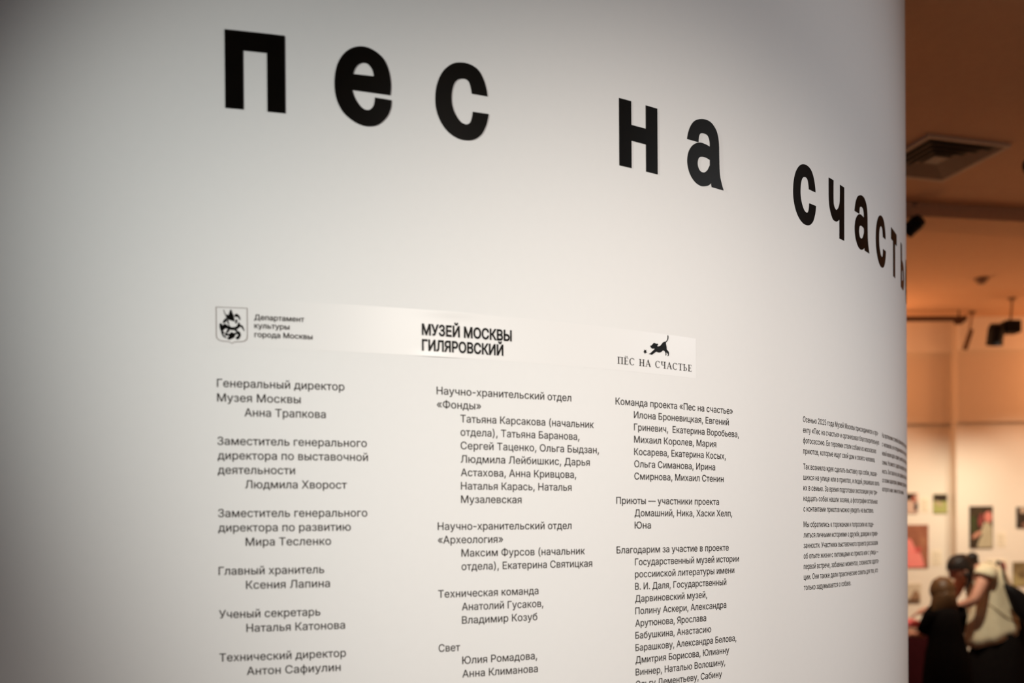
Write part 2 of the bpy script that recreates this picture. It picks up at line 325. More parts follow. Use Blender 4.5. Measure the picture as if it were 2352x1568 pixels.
Х|948|85,0,36,0,169,190,302,379,434,569,434,537,434,505,434,473,309,654,184,836,59,1017,109,1017,158,1017,208,1017,257,945,307,873,356,801,377,770,394,744,408,722,422,701,435,679,447,658,459,637,472,612,487,584,479,584,472,584,464,584,479,612,492,636,504,657,516,678,529,700,544,722,558,744,576,770,597,801,647,873,697,945,747,1017,795,1017,844,1017,892,1017,767,838,643,658,518,478,518,510,518,542,518,574,649,382,780,191,912,0,862,0,813,0,763,0,704,86,644,173,584,259,566,286,550,310,537,330,524,350,511,371,499,391,488,411,475,435,461,462,470,462,480,462,489,462,475,436,463,413,451,393,439,373,426,352,412,332,399,311,382,287,363,259,303,173,243,86,183,0,134,0
Ы|1224|215,577,215,615,307,615,400,615,492,615,562,615,623,603,674,578,726,554,765,519,793,474,821,429,835,375,835,313,835,249,821,194,793,147,766,100,726,64,675,38,624,13,563,0,492,0,368,0,244,0,120,0,120,339,120,678,120,1017,163,1017,206,1017,249,1017,249,716,249,414,249,112,330,112,411,112,492,112,558,112,611,130,649,167,688,203,707,252,707,314,707,353,699,387,681,414,663,442,638,464,606,479,574,494,536,502,492,502,399,502,307,502,215,502,215,540;1060,1017,1103,1017,1103,678,1103,339,1103,0,1060,0,1017,0,974,0,974,339,974,678,974,1017,1017,1017
Ю|1416|371,568,466,568,466,532,466,495,466,459,371,459,276,459,182,459,182,495,182,532,182,568,276,568;206,1017,249,1017,249,678,249,339,249,0,206,0,163,0,120,0,120,339,120,678,120,1017,163,1017;971,-14,884,-14,796,-14,718,8,650,50,582,92,529,152,489,230,450,309,430,401,430,508,430,615,450,708,489,786,529,864,582,925,650,967,718,1010,796,1031,884,1031,971,1031,1049,1010,1117,967,1185,925,1238,864,1277,786,1316,708,1336,615,1336,508,1336,401,1316,309,1277,230,1238,152,1185,92,1117,50,1049,8;823,106,884,106,944,106,999,121,1048,152,1098,183,1137,228,1166,288,1195,348,1210,422,1210,508,1210,595,1195,669,1166,729,1137,789,1098,835,1048,865,999,896,944,912,884,912,823,912,767,896,718,865,669,834,629,789,600,729,571,668,557,595,557,508,557,422,571,348,600,288,629,229,669,183,718,152,767,121
Я|898|778,339,778,0,735,0,692,0,649,0,649,301,649,603,649,904,577,904,505,904,433,904,380,904,337,896,304,879,271,863,246,839,231,809,215,780,208,745,208,704,208,664,215,630,231,601,246,572,270,549,303,534,336,518,379,510,432,510,523,510,615,510,706,510,706,472,706,434,706,395,613,395,520,395,427,395,349,395,284,408,233,434,181,460,143,496,117,543,92,589,79,643,79,704,79,765,92,819,117,866,142,913,181,950,232,977,283,1004,348,1017,426,1017,543,1017,661,1017,778,1017,778,678;274,153,193,0,143,0,93,0,43,0,126,153,210,305,293,458,341,458,390,458,438,458,356,305
а|778|363,-17,320,-17,272,-17,228,-8,189,10,149,28,118,54,95,89,72,124,61,166,61,216,61,259,69,295,86,322,103,349,126,370,155,386,184,402,216,414,251,421,286,429,321,435,356,440,402,446,439,450,467,453,496,457,517,462,531,470,544,478,551,491,551,509,551,511,551,512,551,513,551,545,545,572,533,593,521,615,504,632,480,644,456,656,426,662,391,662,355,662,324,656,298,645,272,633,251,619,235,602,219,584,207,566,200,548,161,559,121,571,82,582,100,628,125,665,157,692,189,719,226,739,266,751,306,763,347,769,388,769,415,769,445,765,478,759,511,752,542,739,572,721,601,702,625,676,645,640,664,605,673,559,673,503,673,335,673,168,673,0,633,0,593,0,553,0,553,35,553,69,553,104,550,104,548,104,545,104,536,86,523,68,504,49,485,30,461,15,431,2,400,-11;310,91,341,91,386,91,425,100,456,117,487,135,511,158,527,186,543,215,551,244,551,276,551,310,551,345,551,380,546,374,535,368,519,364,503,359,484,355,463,352,441,348,421,345,400,342,380,340,364,338,351,336,322,332,294,326,269,317,243,308,222,295,207,279,191,262,184,239,184,210,184,184,190,162,204,144,217,127,236,114,259,104,283,95
б|823|481,-16,415,-16,350,-16,291,-1,239,30,187,62,145,106,114,164,84,222,68,290,68,370,68,379,68,387,68,396,68,475,73,543,82,602,91,660,105,710,125,751,145,792,170,826,202,851,234,877,273,897,318,911,363,924,416,932,477,936,507,938,530,943,547,949,563,956,574,964,579,975,585,987,588,1001,588,1017,624,1017,661,1017,697,1017,697,980,690,948,676,922,662,896,639,876,607,861,575,847,531,837,477,834,408,829,352,818,310,801,267,784,235,755,213,713,191,671,177,610,169,531,170,531,171,531,172,531,186,566,207,598,235,628,263,657,296,681,335,699,373,717,414,727,457,727,513,727,564,711,608,679,653,647,689,604,715,549,741,494,755,432,755,363,755,291,740,226,711,169,682,112,642,67,590,33,539,0;370,91,417,91,462,91,500,102,532,124,564,145,589,175,606,215,624,255,632,302,632,356,632,411,624,458,608,497,591,536,567,566,536,588,505,609,467,619,422,619,376,619,336,608,301,585,267,562,240,531,220,491,201,450,191,404,191,351,191,301,200,256,218,217,236,178,262,147,296,125,329,103
в|784|225,0,105,0,105,253,105,506,105,759,209,759,313,759,417,759,499,759,565,740,614,704,662,667,687,618,687,557,687,512,674,477,647,451,621,425,585,408,540,399,569,395,597,385,624,369,651,353,673,332,690,305,708,277,716,244,716,205,716,166,706,131,686,100,666,69,637,44,599,27,562,9,517,0,464,0,345,0;221,187,221,111,302,111,383,111,464,111,504,111,535,121,557,139,579,158,591,183,591,215,591,254,579,284,557,306,535,327,504,338,464,338,383,338,302,338,221,338,221,262;221,509,221,440,287,440,352,440,417,440,463,440,499,450,525,469,551,488,564,513,564,546,564,578,551,603,525,621,499,638,463,647,417,647,351,647,286,647,221,647,221,578
г|608|421,759,579,759,579,721,579,684,579,646,462,646,345,646,227,646,227,431,227,215,227,0,187,0,146,0,105,0,105,253,105,506,105,759,263,759
д|854|67,-219,26,-219,26,-109,26,2,26,113,47,113,68,113,89,113,104,129,118,146,129,165,140,184,150,206,158,233,167,259,174,290,180,327,186,365,191,409,195,462,204,561,212,660,221,759,384,759,548,759,712,759,712,543,712,328,712,113,751,113,790,113,828,113,828,2,828,-109,828,-219,788,-219,747,-219,707,-219,707,-146,707,-73,707,0,521,0,334,0,148,0,148,-73,148,-146,148,-219,107,-219;253,148,227,113,348,113,470,113,591,113,591,290,591,468,591,646,504,646,418,646,332,646,326,584,320,523,315,462,307,381,298,312,285,253,273,195
е|808|476,-16,424,-16,350,-16,287,0,234,33,181,66,140,111,111,170,83,228,68,296,68,374,68,451,82,520,111,579,139,639,179,685,230,719,282,752,342,769,410,769,452,769,492,762,532,748,571,734,607,712,638,682,670,652,696,612,714,564,733,515,742,457,742,388,742,371,742,355,742,339,545,339,347,339,150,339,150,373,150,407,150,442,325,442,501,442,676,442,657,429,638,417,619,404,619,454,611,499,595,537,579,576,556,606,525,628,494,649,456,660,410,660,364,660,325,649,293,627,260,605,235,575,218,539,201,503,192,464,192,422,192,400,192,377,192,355,192,299,202,252,221,212,240,173,267,143,302,123,337,102,378,92,425,92,455,92,483,97,507,105,532,114,553,128,571,145,589,163,602,185,611,211,651,201,690,191,730,182,719,142,699,108,670,79,642,49,607,26,565,9,523,-8
ж|1127|91,0,42,0,144,129,247,257,349,386,248,510,147,634,46,759,94,759,142,759,191,759,274,651,358,544,442,436,463,436,483,436,503,436,503,544,503,651,503,759,544,759,585,759,625,759,625,651,625,544,625,436,645,436,665,436,685,436,768,544,852,651,935,759,984,759,1033,759,1082,759,981,634,880,510,779,386,881,257,983,129,1085,0,1036,0,987,0,938,0,853,108,768,216,684,324,664,324,645,324,625,324,625,216,625,108,625,0,585,0,544,0,503,0,503,108,503,216,503,324,484,324,465,324,445,324,360,216,275,108,190,0,140,0
з|687|397,-9,342,-9,291,-9,245,-1,202,16,160,32,127,55,102,85,77,115,64,150,63,191,104,191,146,191,187,191,189,163,205,140,235,122,265,104,301,95,342,95,388,95,426,107,454,130,483,153,498,182,498,217,498,254,482,284,451,307,420,330,379,342,326,342,309,342,292,342,275,342,275,373,275,403,275,434,292,434,309,434,326,434,369,434,405,444,434,466,462,488,477,516,477,552,477,587,465,614,440,636,416,657,385,668,346,668,307,668,273,658,243,639,213,619,198,594,197,562,158,562,119,562,79,562,80,603,93,639,117,670,141,701,174,725,214,742,254,759,298,767,346,767,397,767,441,758,479,739,516,720,545,695,565,663,586,632,596,597,596,558,596,513,582,477,554,448,527,420,492,402,451,394,451,392,451,390,451,389,508,380,551,360,581,328,611,296,625,256,625,209,625,167,613,130,589,97,565,64,531,38,489,19,446,0
и|821|716,253,716,0,675,0,634,0,593,0,593,183,593,366,593,549,590,549,588,549,585,549,464,366,343,183,222,0,183,0,144,0,105,0,105,253,105,506,105,759,146,759,187,759,227,759,227,575,227,391,227,208,230,208,233,208,236,208,357,391,478,575,600,759,638,759,677,759,716,759,716,506
й|821|716,253,716,0,675,0,634,0,593,0,593,183,593,366,593,549,590,549,588,549,585,549,464,366,343,183,222,0,183,0,144,0,105,0,105,253,105,506,105,759,146,759,187,759,227,759,227,575,227,391,227,208,230,208,233,208,236,208,357,391,478,575,600,759,638,759,677,759,716,759,716,506;448,866,410,866,374,866,340,874,311,891,281,909,257,932,240,961,222,990,213,1023,213,1058,243,1058,273,1058,302,1058,302,1027,313,1002,333,982,353,962,379,953,410,953,442,953,468,962,488,982,508,1002,518,1027,518,1058,548,1058,578,1058,608,1058,608,1023,600,991,582,961,565,932,541,909,511,892,481,874
к|752|146,0,105,0,105,253,105,506,105,759,146,759,187,759,227,759,227,649,227,540,227,430,253,430,279,430,305,430,395,540,486,649,576,759,628,759,680,759,731,759,630,636,528,514,427,392,530,261,633,131,735,0,684,0,632,0,580,0,498,106,416,212,334,318,298,318,263,318,227,318,227,212,227,106,227,0,187,0
л|801|27,0,13,0,13,38,13,75,13,113,22,113,31,113,40,113,63,113,82,117,97,126,112,134,124,150,134,172,143,194,151,225,156,265,161,306,165,358,168,421,173,534,177,646,182,759,353,759,524,759,696,759,696,506,696,253,696,0,655,0,614,0,573,0,573,215,573,431,573,646,481,646,389,646,298,646,294,557,290,468,286,379,282,295,273,225,258,168,244,112,220,70,188,42,155,14,111,0,55,0,41,0
м|1071|146,0,105,0,105,253,105,506,105,759,166,759,228,759,289,759,347,618,406,477,464,336,475,311,484,287,492,265,500,242,507,221,513,200,519,180,525,160,531,141,536,121,541,101,546,81,539,81,532,81,525,81,530,100,535,120,540,139,545,158,551,178,557,199,563,220,570,241,578,264,586,286,595,310,606,336,663,477,721,618,779,759,841,759,903,759,965,759,965,506,965,253,965,0,924,0,883,0,842,0,842,132,842,263,842,395,842,422,842,448,842,474,842,499,843,525,843,551,844,577,844,603,845,629,845,655,846,682,846,709,851,709,856,709,860,709,850,669,840,633,830,601,820,569,809,536,797,504,785,472,771,435,754,395,699,264,643,132,588,0,552,0,516,0,481,0,425,132,369,264,313,395,296,435,281,471,269,503,257,536,246,568,236,601,226,633,216,669,205,709,211,709,217,709,223,709,223,686,224,661,224,636,225,610,225,584,226,558,226,531,226,504,226,477,227,450,227,422,227,395,227,263,227,132,227,0,186,0
н|817|478,446,617,446,617,408,617,371,617,333,478,333,338,333,199,333,199,371,199,408,199,446,338,446;187,759,227,759,227,506,227,253,227,0,187,0,146,0,105,0,105,253,105,506,105,759,146,759;671,759,712,759,712,506,712,253,712,0,671,0,630,0,589,0,589,253,589,506,589,759,630,759
о|830|484,-16,414,-16,346,-16,285,0,234,33,182,66,141,111,112,170,83,229,68,297,68,375,68,454,83,523,112,582,141,641,182,687,234,720,285,752,346,769,414,769,484,769,545,752,597,720,649,687,690,641,719,582,748,523,762,454,762,375,762,297,748,229,719,170,690,111,649,66,597,33,545,0;364,93,414,93,465,93,507,106,540,132,573,158,598,192,614,235,630,278,638,324,638,375,638,426,630,473,614,516,598,559,573,594,540,620,507,647,465,660,414,660,364,660,323,647,290,620,257,594,233,560,217,517,201,474,193,426,193,375,193,324,201,278,217,235,233,192,257,158,290,132,323,106
п|817|509,759,711,759,711,506,711,253,711,0,670,0,629,0,589,0,589,215,589,431,589,646,468,646,348,646,228,646,228,431,228,215,228,0,187,0,146,0,105,0,105,253,105,506,105,759,307,759
р|849|146,-285,105,-285,105,63,105,411,105,759,145,759,184,759,224,759,224,719,224,679,224,638,228,638,232,638,236,638,245,653,258,671,274,691,291,712,314,730,343,745,372,761,410,769,458,769,521,769,577,753,626,721,674,689,712,644,740,585,767,526,780,457,780,378,780,297,767,228,740,169,713,110,675,64,626,32,578,0,522,-16,459,-16,412,-16,375,-8,345,8,316,23,293,42,276,62,259,83,246,102,236,117,233,117,230,117,227,117,227,-17,227,-151,227,-285,187,-285;394,94,440,94,487,94,527,106,559,131,591,156,615,190,632,233,648,276,656,325,656,379,656,432,648,480,632,522,616,565,592,598,560,623,527,647,488,660,440,660,394,660,354,648,322,624,290,600,266,568,250,526,234,484,225,435,225,379,225,323,234,273,250,230,267,187,291,154,323,130,355,106
с|791|452,-16,414,-16,346,-16,285,0,234,33,182,66,141,111,112,170,83,229,68,297,68,375,68,454,83,523,112,582,141,641,182,687,234,720,285,752,346,769,414,769,452,769,487,764,520,754,553,744,583,730,610,712,637,693,660,671,680,644,699,617,714,587,723,554,684,544,645,534,606,524,600,544,592,562,581,578,570,595,556,609,540,621,524,634,505,643,484,650,463,656,440,660,414,660,364,660,323,647,290,620,257,594,233,560,217,517,201,474,193,426,193,375,193,324,201,278,217,235,233,192,257,158,290,132,323,106,364,93,414,93,440,93,464,96,485,103,506,110,525,120,541,132,558,145,572,160,583,177,595,195,603,214,608,234,648,224,687,215,726,205,716,170,702,139,682,112,663,85,640,62,612,43,585,23,555,9,521,-1,488,-11
т|650|305,0,265,0,265,216,265,433,265,649,181,649,97,649,13,649,13,686,13,722,13,759,221,759,429,759,637,759,637,722,637,686,637,649,554,649,470,649,386,649,386,433,386,216,386,0,346,0
у|778|102,-280,95,-277,104,-242,114,-207,123,-171,130,-173,136,-174,143,-175,166,-180,188,-181,208,-178,227,-174,245,-164,260,-148,276,-131,290,-106,301,-71,309,-48,317,-25,325,-3,228,251,132,505,35,759,79,759,124,759,169,759,223,609,277,460,330,310,347,264,362,219,374,173,385,128,398,84,411,42,396,42,382,42,367,42,380,84,393,128,405,174,417,219,432,264,448,310,502,460,556,609,610,759,655,759,699,759,743,759,631,467,520,175,408,-116,393,-156,374,-188,353,-214,332,-240,307,-259,279,-271,250,-284,219,-290,183,-290,163,-290,145,-289,129,-286,114,-283
ф|955|457,-16,416,-16,347,-16,287,0,235,33,182,66,142,111,112,170,83,229,68,297,68,375,68,454,83,523,112,582,142,641,182,687,235,720,287,752,347,769,416,769,457,769,498,769,539,769,607,769,668,752,720,720,772,687,813,641,842,582,872,523,886,454,886,375,886,297,872,229,842,170,813,111,772,66,720,33,668,0,607,-16,539,-16,498,-16;365,87,416,87,457,87,498,87,539,87,589,87,631,100,664,127,698,154,723,190,740,234,756,277,765,324,765,375,765,426,756,474,740,519,723,564,698,601,664,629,631,657,589,671,539,671,498,671,457,671,416,671,366,671,324,657,291,629,257,601,232,564,215,519,198,474,190,426,190,375,190,324,198,277,215,234,232,190,257,154,290,127,323,100;457,-285,416,-285,416,149,416,583,416,1017,457,1017,498,1017,539,1017,539,583,539,149,539,-285,498,-285
х|757|89,0,42,0,142,145,242,291,343,436,343,405,342,374,342,342,247,481,152,620,57,759,105,759,152,759,200,759,232,709,263,660,295,611,319,574,340,539,358,507,377,474,395,442,414,412,393,412,372,412,351,412,371,442,389,474,405,507,421,539,442,574,466,611,499,660,531,709,563,759,610,759,657,759,703,759,608,618,513,478,417,337,417,368,417,398,417,428,517,285,616,143,716,0,668,0,621,0,574,0,536,57,499,114,462,171,438,207,417,240,400,272,382,304,364,334,346,363,367,363,388,363,409,363,390,334,373,304,357,272,341,240,320,207,296,171,259,114,221,57,183,0,136,0
ц|830|307,0,105,0,105,253,105,506,105,759,146,759,187,759,227,759,227,543,227,328,227,113,348,113,468,113,589,113,589,328,589,543,589,759,629,759,670,759,711,759,711,506,711,253,711,0,509,0;728,-219,688,-219,688,-146,688,-73,688,0,671,0,653,0,636,0,636,38,636,75,636,113,694,113,752,113,811,113,810,2,810,-108,810,-219,769,-219
ч|802|429,237,395,237,307,237,237,260,184,307,131,354,105,424,105,517,105,597,105,678,105,759,146,759,187,759,227,759,227,678,227,597,227,517,227,459,243,417,276,390,308,363,348,350,395,350,444,350,488,354,529,363,569,372,609,384,649,398,649,361,649,323,649,285,622,276,596,267,570,260,544,253,516,247,488,243,459,239;615,0,575,0,575,253,575,506,575,759,615,759,656,759,696,759,696,506,696,253,696,0,656,0
ш|1144|105,506,105,759,146,759,187,759,227,759,227,543,227,328,227,113,322,113,416,113,511,113,511,328,511,543,511,759,551,759,592,759,633,759,633,543,633,328,633,113,727,113,822,113,916,113,916,328,916,543,916,759,957,759,998,759,1039,759,1039,506,1039,253,1039,0,727,0,416,0,105,0,105,253
щ|1164|105,506,105,759,146,759,187,759,227,759,227,543,227,328,227,113,322,113,416,113,511,113,511,328,511,543,511,759,551,759,592,759,633,759,633,543,633,328,633,113,727,113,822,113,916,113,916,328,916,543,916,759,957,759,998,759,1039,759,1039,506,1039,253,1039,0,727,0,416,0,105,0,105,253;1056,-219,1015,-219,1015,-146,1015,-73,1015,0,998,0,981,0,964,0,964,38,964,75,964,113,1022,113,1080,113,1138,113,1138,2,1138,-108,1138,-219,1097,-219
ы|1022|209,450,209,488,282,488,356,488,429,488,488,488,538,478,580,457,622,436,653,407,675,371,696,335,707,293,707,247,707,201,696,159,674,122,653,84,621,55,580,33,538,11,488,0,429,0,321,0,213,0,105,0,105,253,105,506,105,759,146,759,187,759,227,759,227,543,227,328,227,113,294,113,361,113,428,113,474,113,511,125,540,149,569,172,584,203,584,242,584,281,569,313,540,338,511,362,474,374,428,374,355,374,282,374,209,374,209,412;834,0,793,0,793,253,793,506,793,759,834,759,875,759,916,759,916,506,916,253,916,0,875,0
ь|776|209,450,209,488,282,488,356,488,429,488,488,488,538,478,580,457,622,436,653,407,675,371,696,335,707,293,707,247,707,201,696,159,674,122,653,84,621,55,580,33,538,11,488,0,429,0,321,0,213,0,105,0,105,253,105,506,105,759,146,759,187,759,227,759,227,543,227,328,227,113,294,113,361,113,428,113,474,113,511,125,540,149,569,172,584,203,584,242,584,281,569,313,540,338,511,362,474,374,428,374,355,374,282,374,209,374,209,412
э|791|446,-16,377,-16,339,-16,304,-11,270,-1,237,9,206,23,179,43,152,62,128,85,109,112,90,139,76,170,66,205,105,215,144,224,183,234,188,214,197,195,208,177,220,160,234,145,250,132,266,120,285,110,306,103,327,96,351,93,377,93,427,93,468,106,501,132,534,158,558,192,575,235,591,278,599,324,599,375,599,426,591,474,575,517,558,560,534,594,501,620,468,647,427,660,377,660,351,660,328,656,307,650,286,643,268,634,252,621,235,609,222,595,211,578,199,562,191,544,186,524,147,534,107,544,68,554,78,587,92,617,112,644,131,671,154,693,181,712,208,730,238,744,271,754,304,764,340,769,377,769,446,769,506,752,558,720,610,687,650,641,679,582,709,523,723,454,723,375,723,297,709,229,679,170,650,111,610,66,558,33,506,0;619,362,619,326,501,326,383,326,265,326,265,362,265,399,265,436,383,436,501,436,619,436,619,399
ю|1170|144,0,105,0,105,253,105,506,105,759,144,759,183,759,221,759,221,506,221,253,221,0,183,0;286,324,194,324,194,361,194,397,194,434,286,434,378,434,470,434,470,397,470,361,470,324,378,324;823,-16,754,-16,685,-16,624,0,572,33,520,66,480,111,451,170,422,229,408,297,408,375,408,454,422,523,451,582,480,641,520,687,572,720,624,752,685,769,754,769,823,769,884,752,936,720,988,687,1028,641,1057,582,1086,523,1101,454,1101,375,1101,297,1086,229,1057,170,1028,111,988,66,936,33,884,0;704,93,754,93,804,93,846,106,879,132,913,158,937,192,953,235,969,278,977,324,977,375,977,426,969,473,953,516,937,559,913,594,879,620,846,647,804,660,754,660,704,660,662,647,629,620,596,594,572,560,555,517,539,474,531,426,531,375,531,324,539,278,555,235,572,192,596,158,629,132,662,106
я|770|664,253,664,0,624,0,583,0,543,0,543,217,543,435,543,652,485,652,427,652,369,652,304,652,257,640,228,617,200,594,186,561,186,518,186,476,200,444,229,421,257,399,304,387,368,387,444,387,520,387,595,387,595,353,595,319,595,285,517,285,438,285,360,285,260,285,186,306,137,349,88,391,64,448,64,518,64,590,88,648,137,692,186,736,260,759,359,759,461,759,563,759,664,759,664,506;240,114,171,0,124,0,77,0,30,0,101,114,172,229,243,343,289,343,334,343,380,343,310,229
—|1398|932,489,1398,489,1398,451,1398,413,1398,376,932,376,466,376,0,376,0,413,0,451,0,489,466,489"""
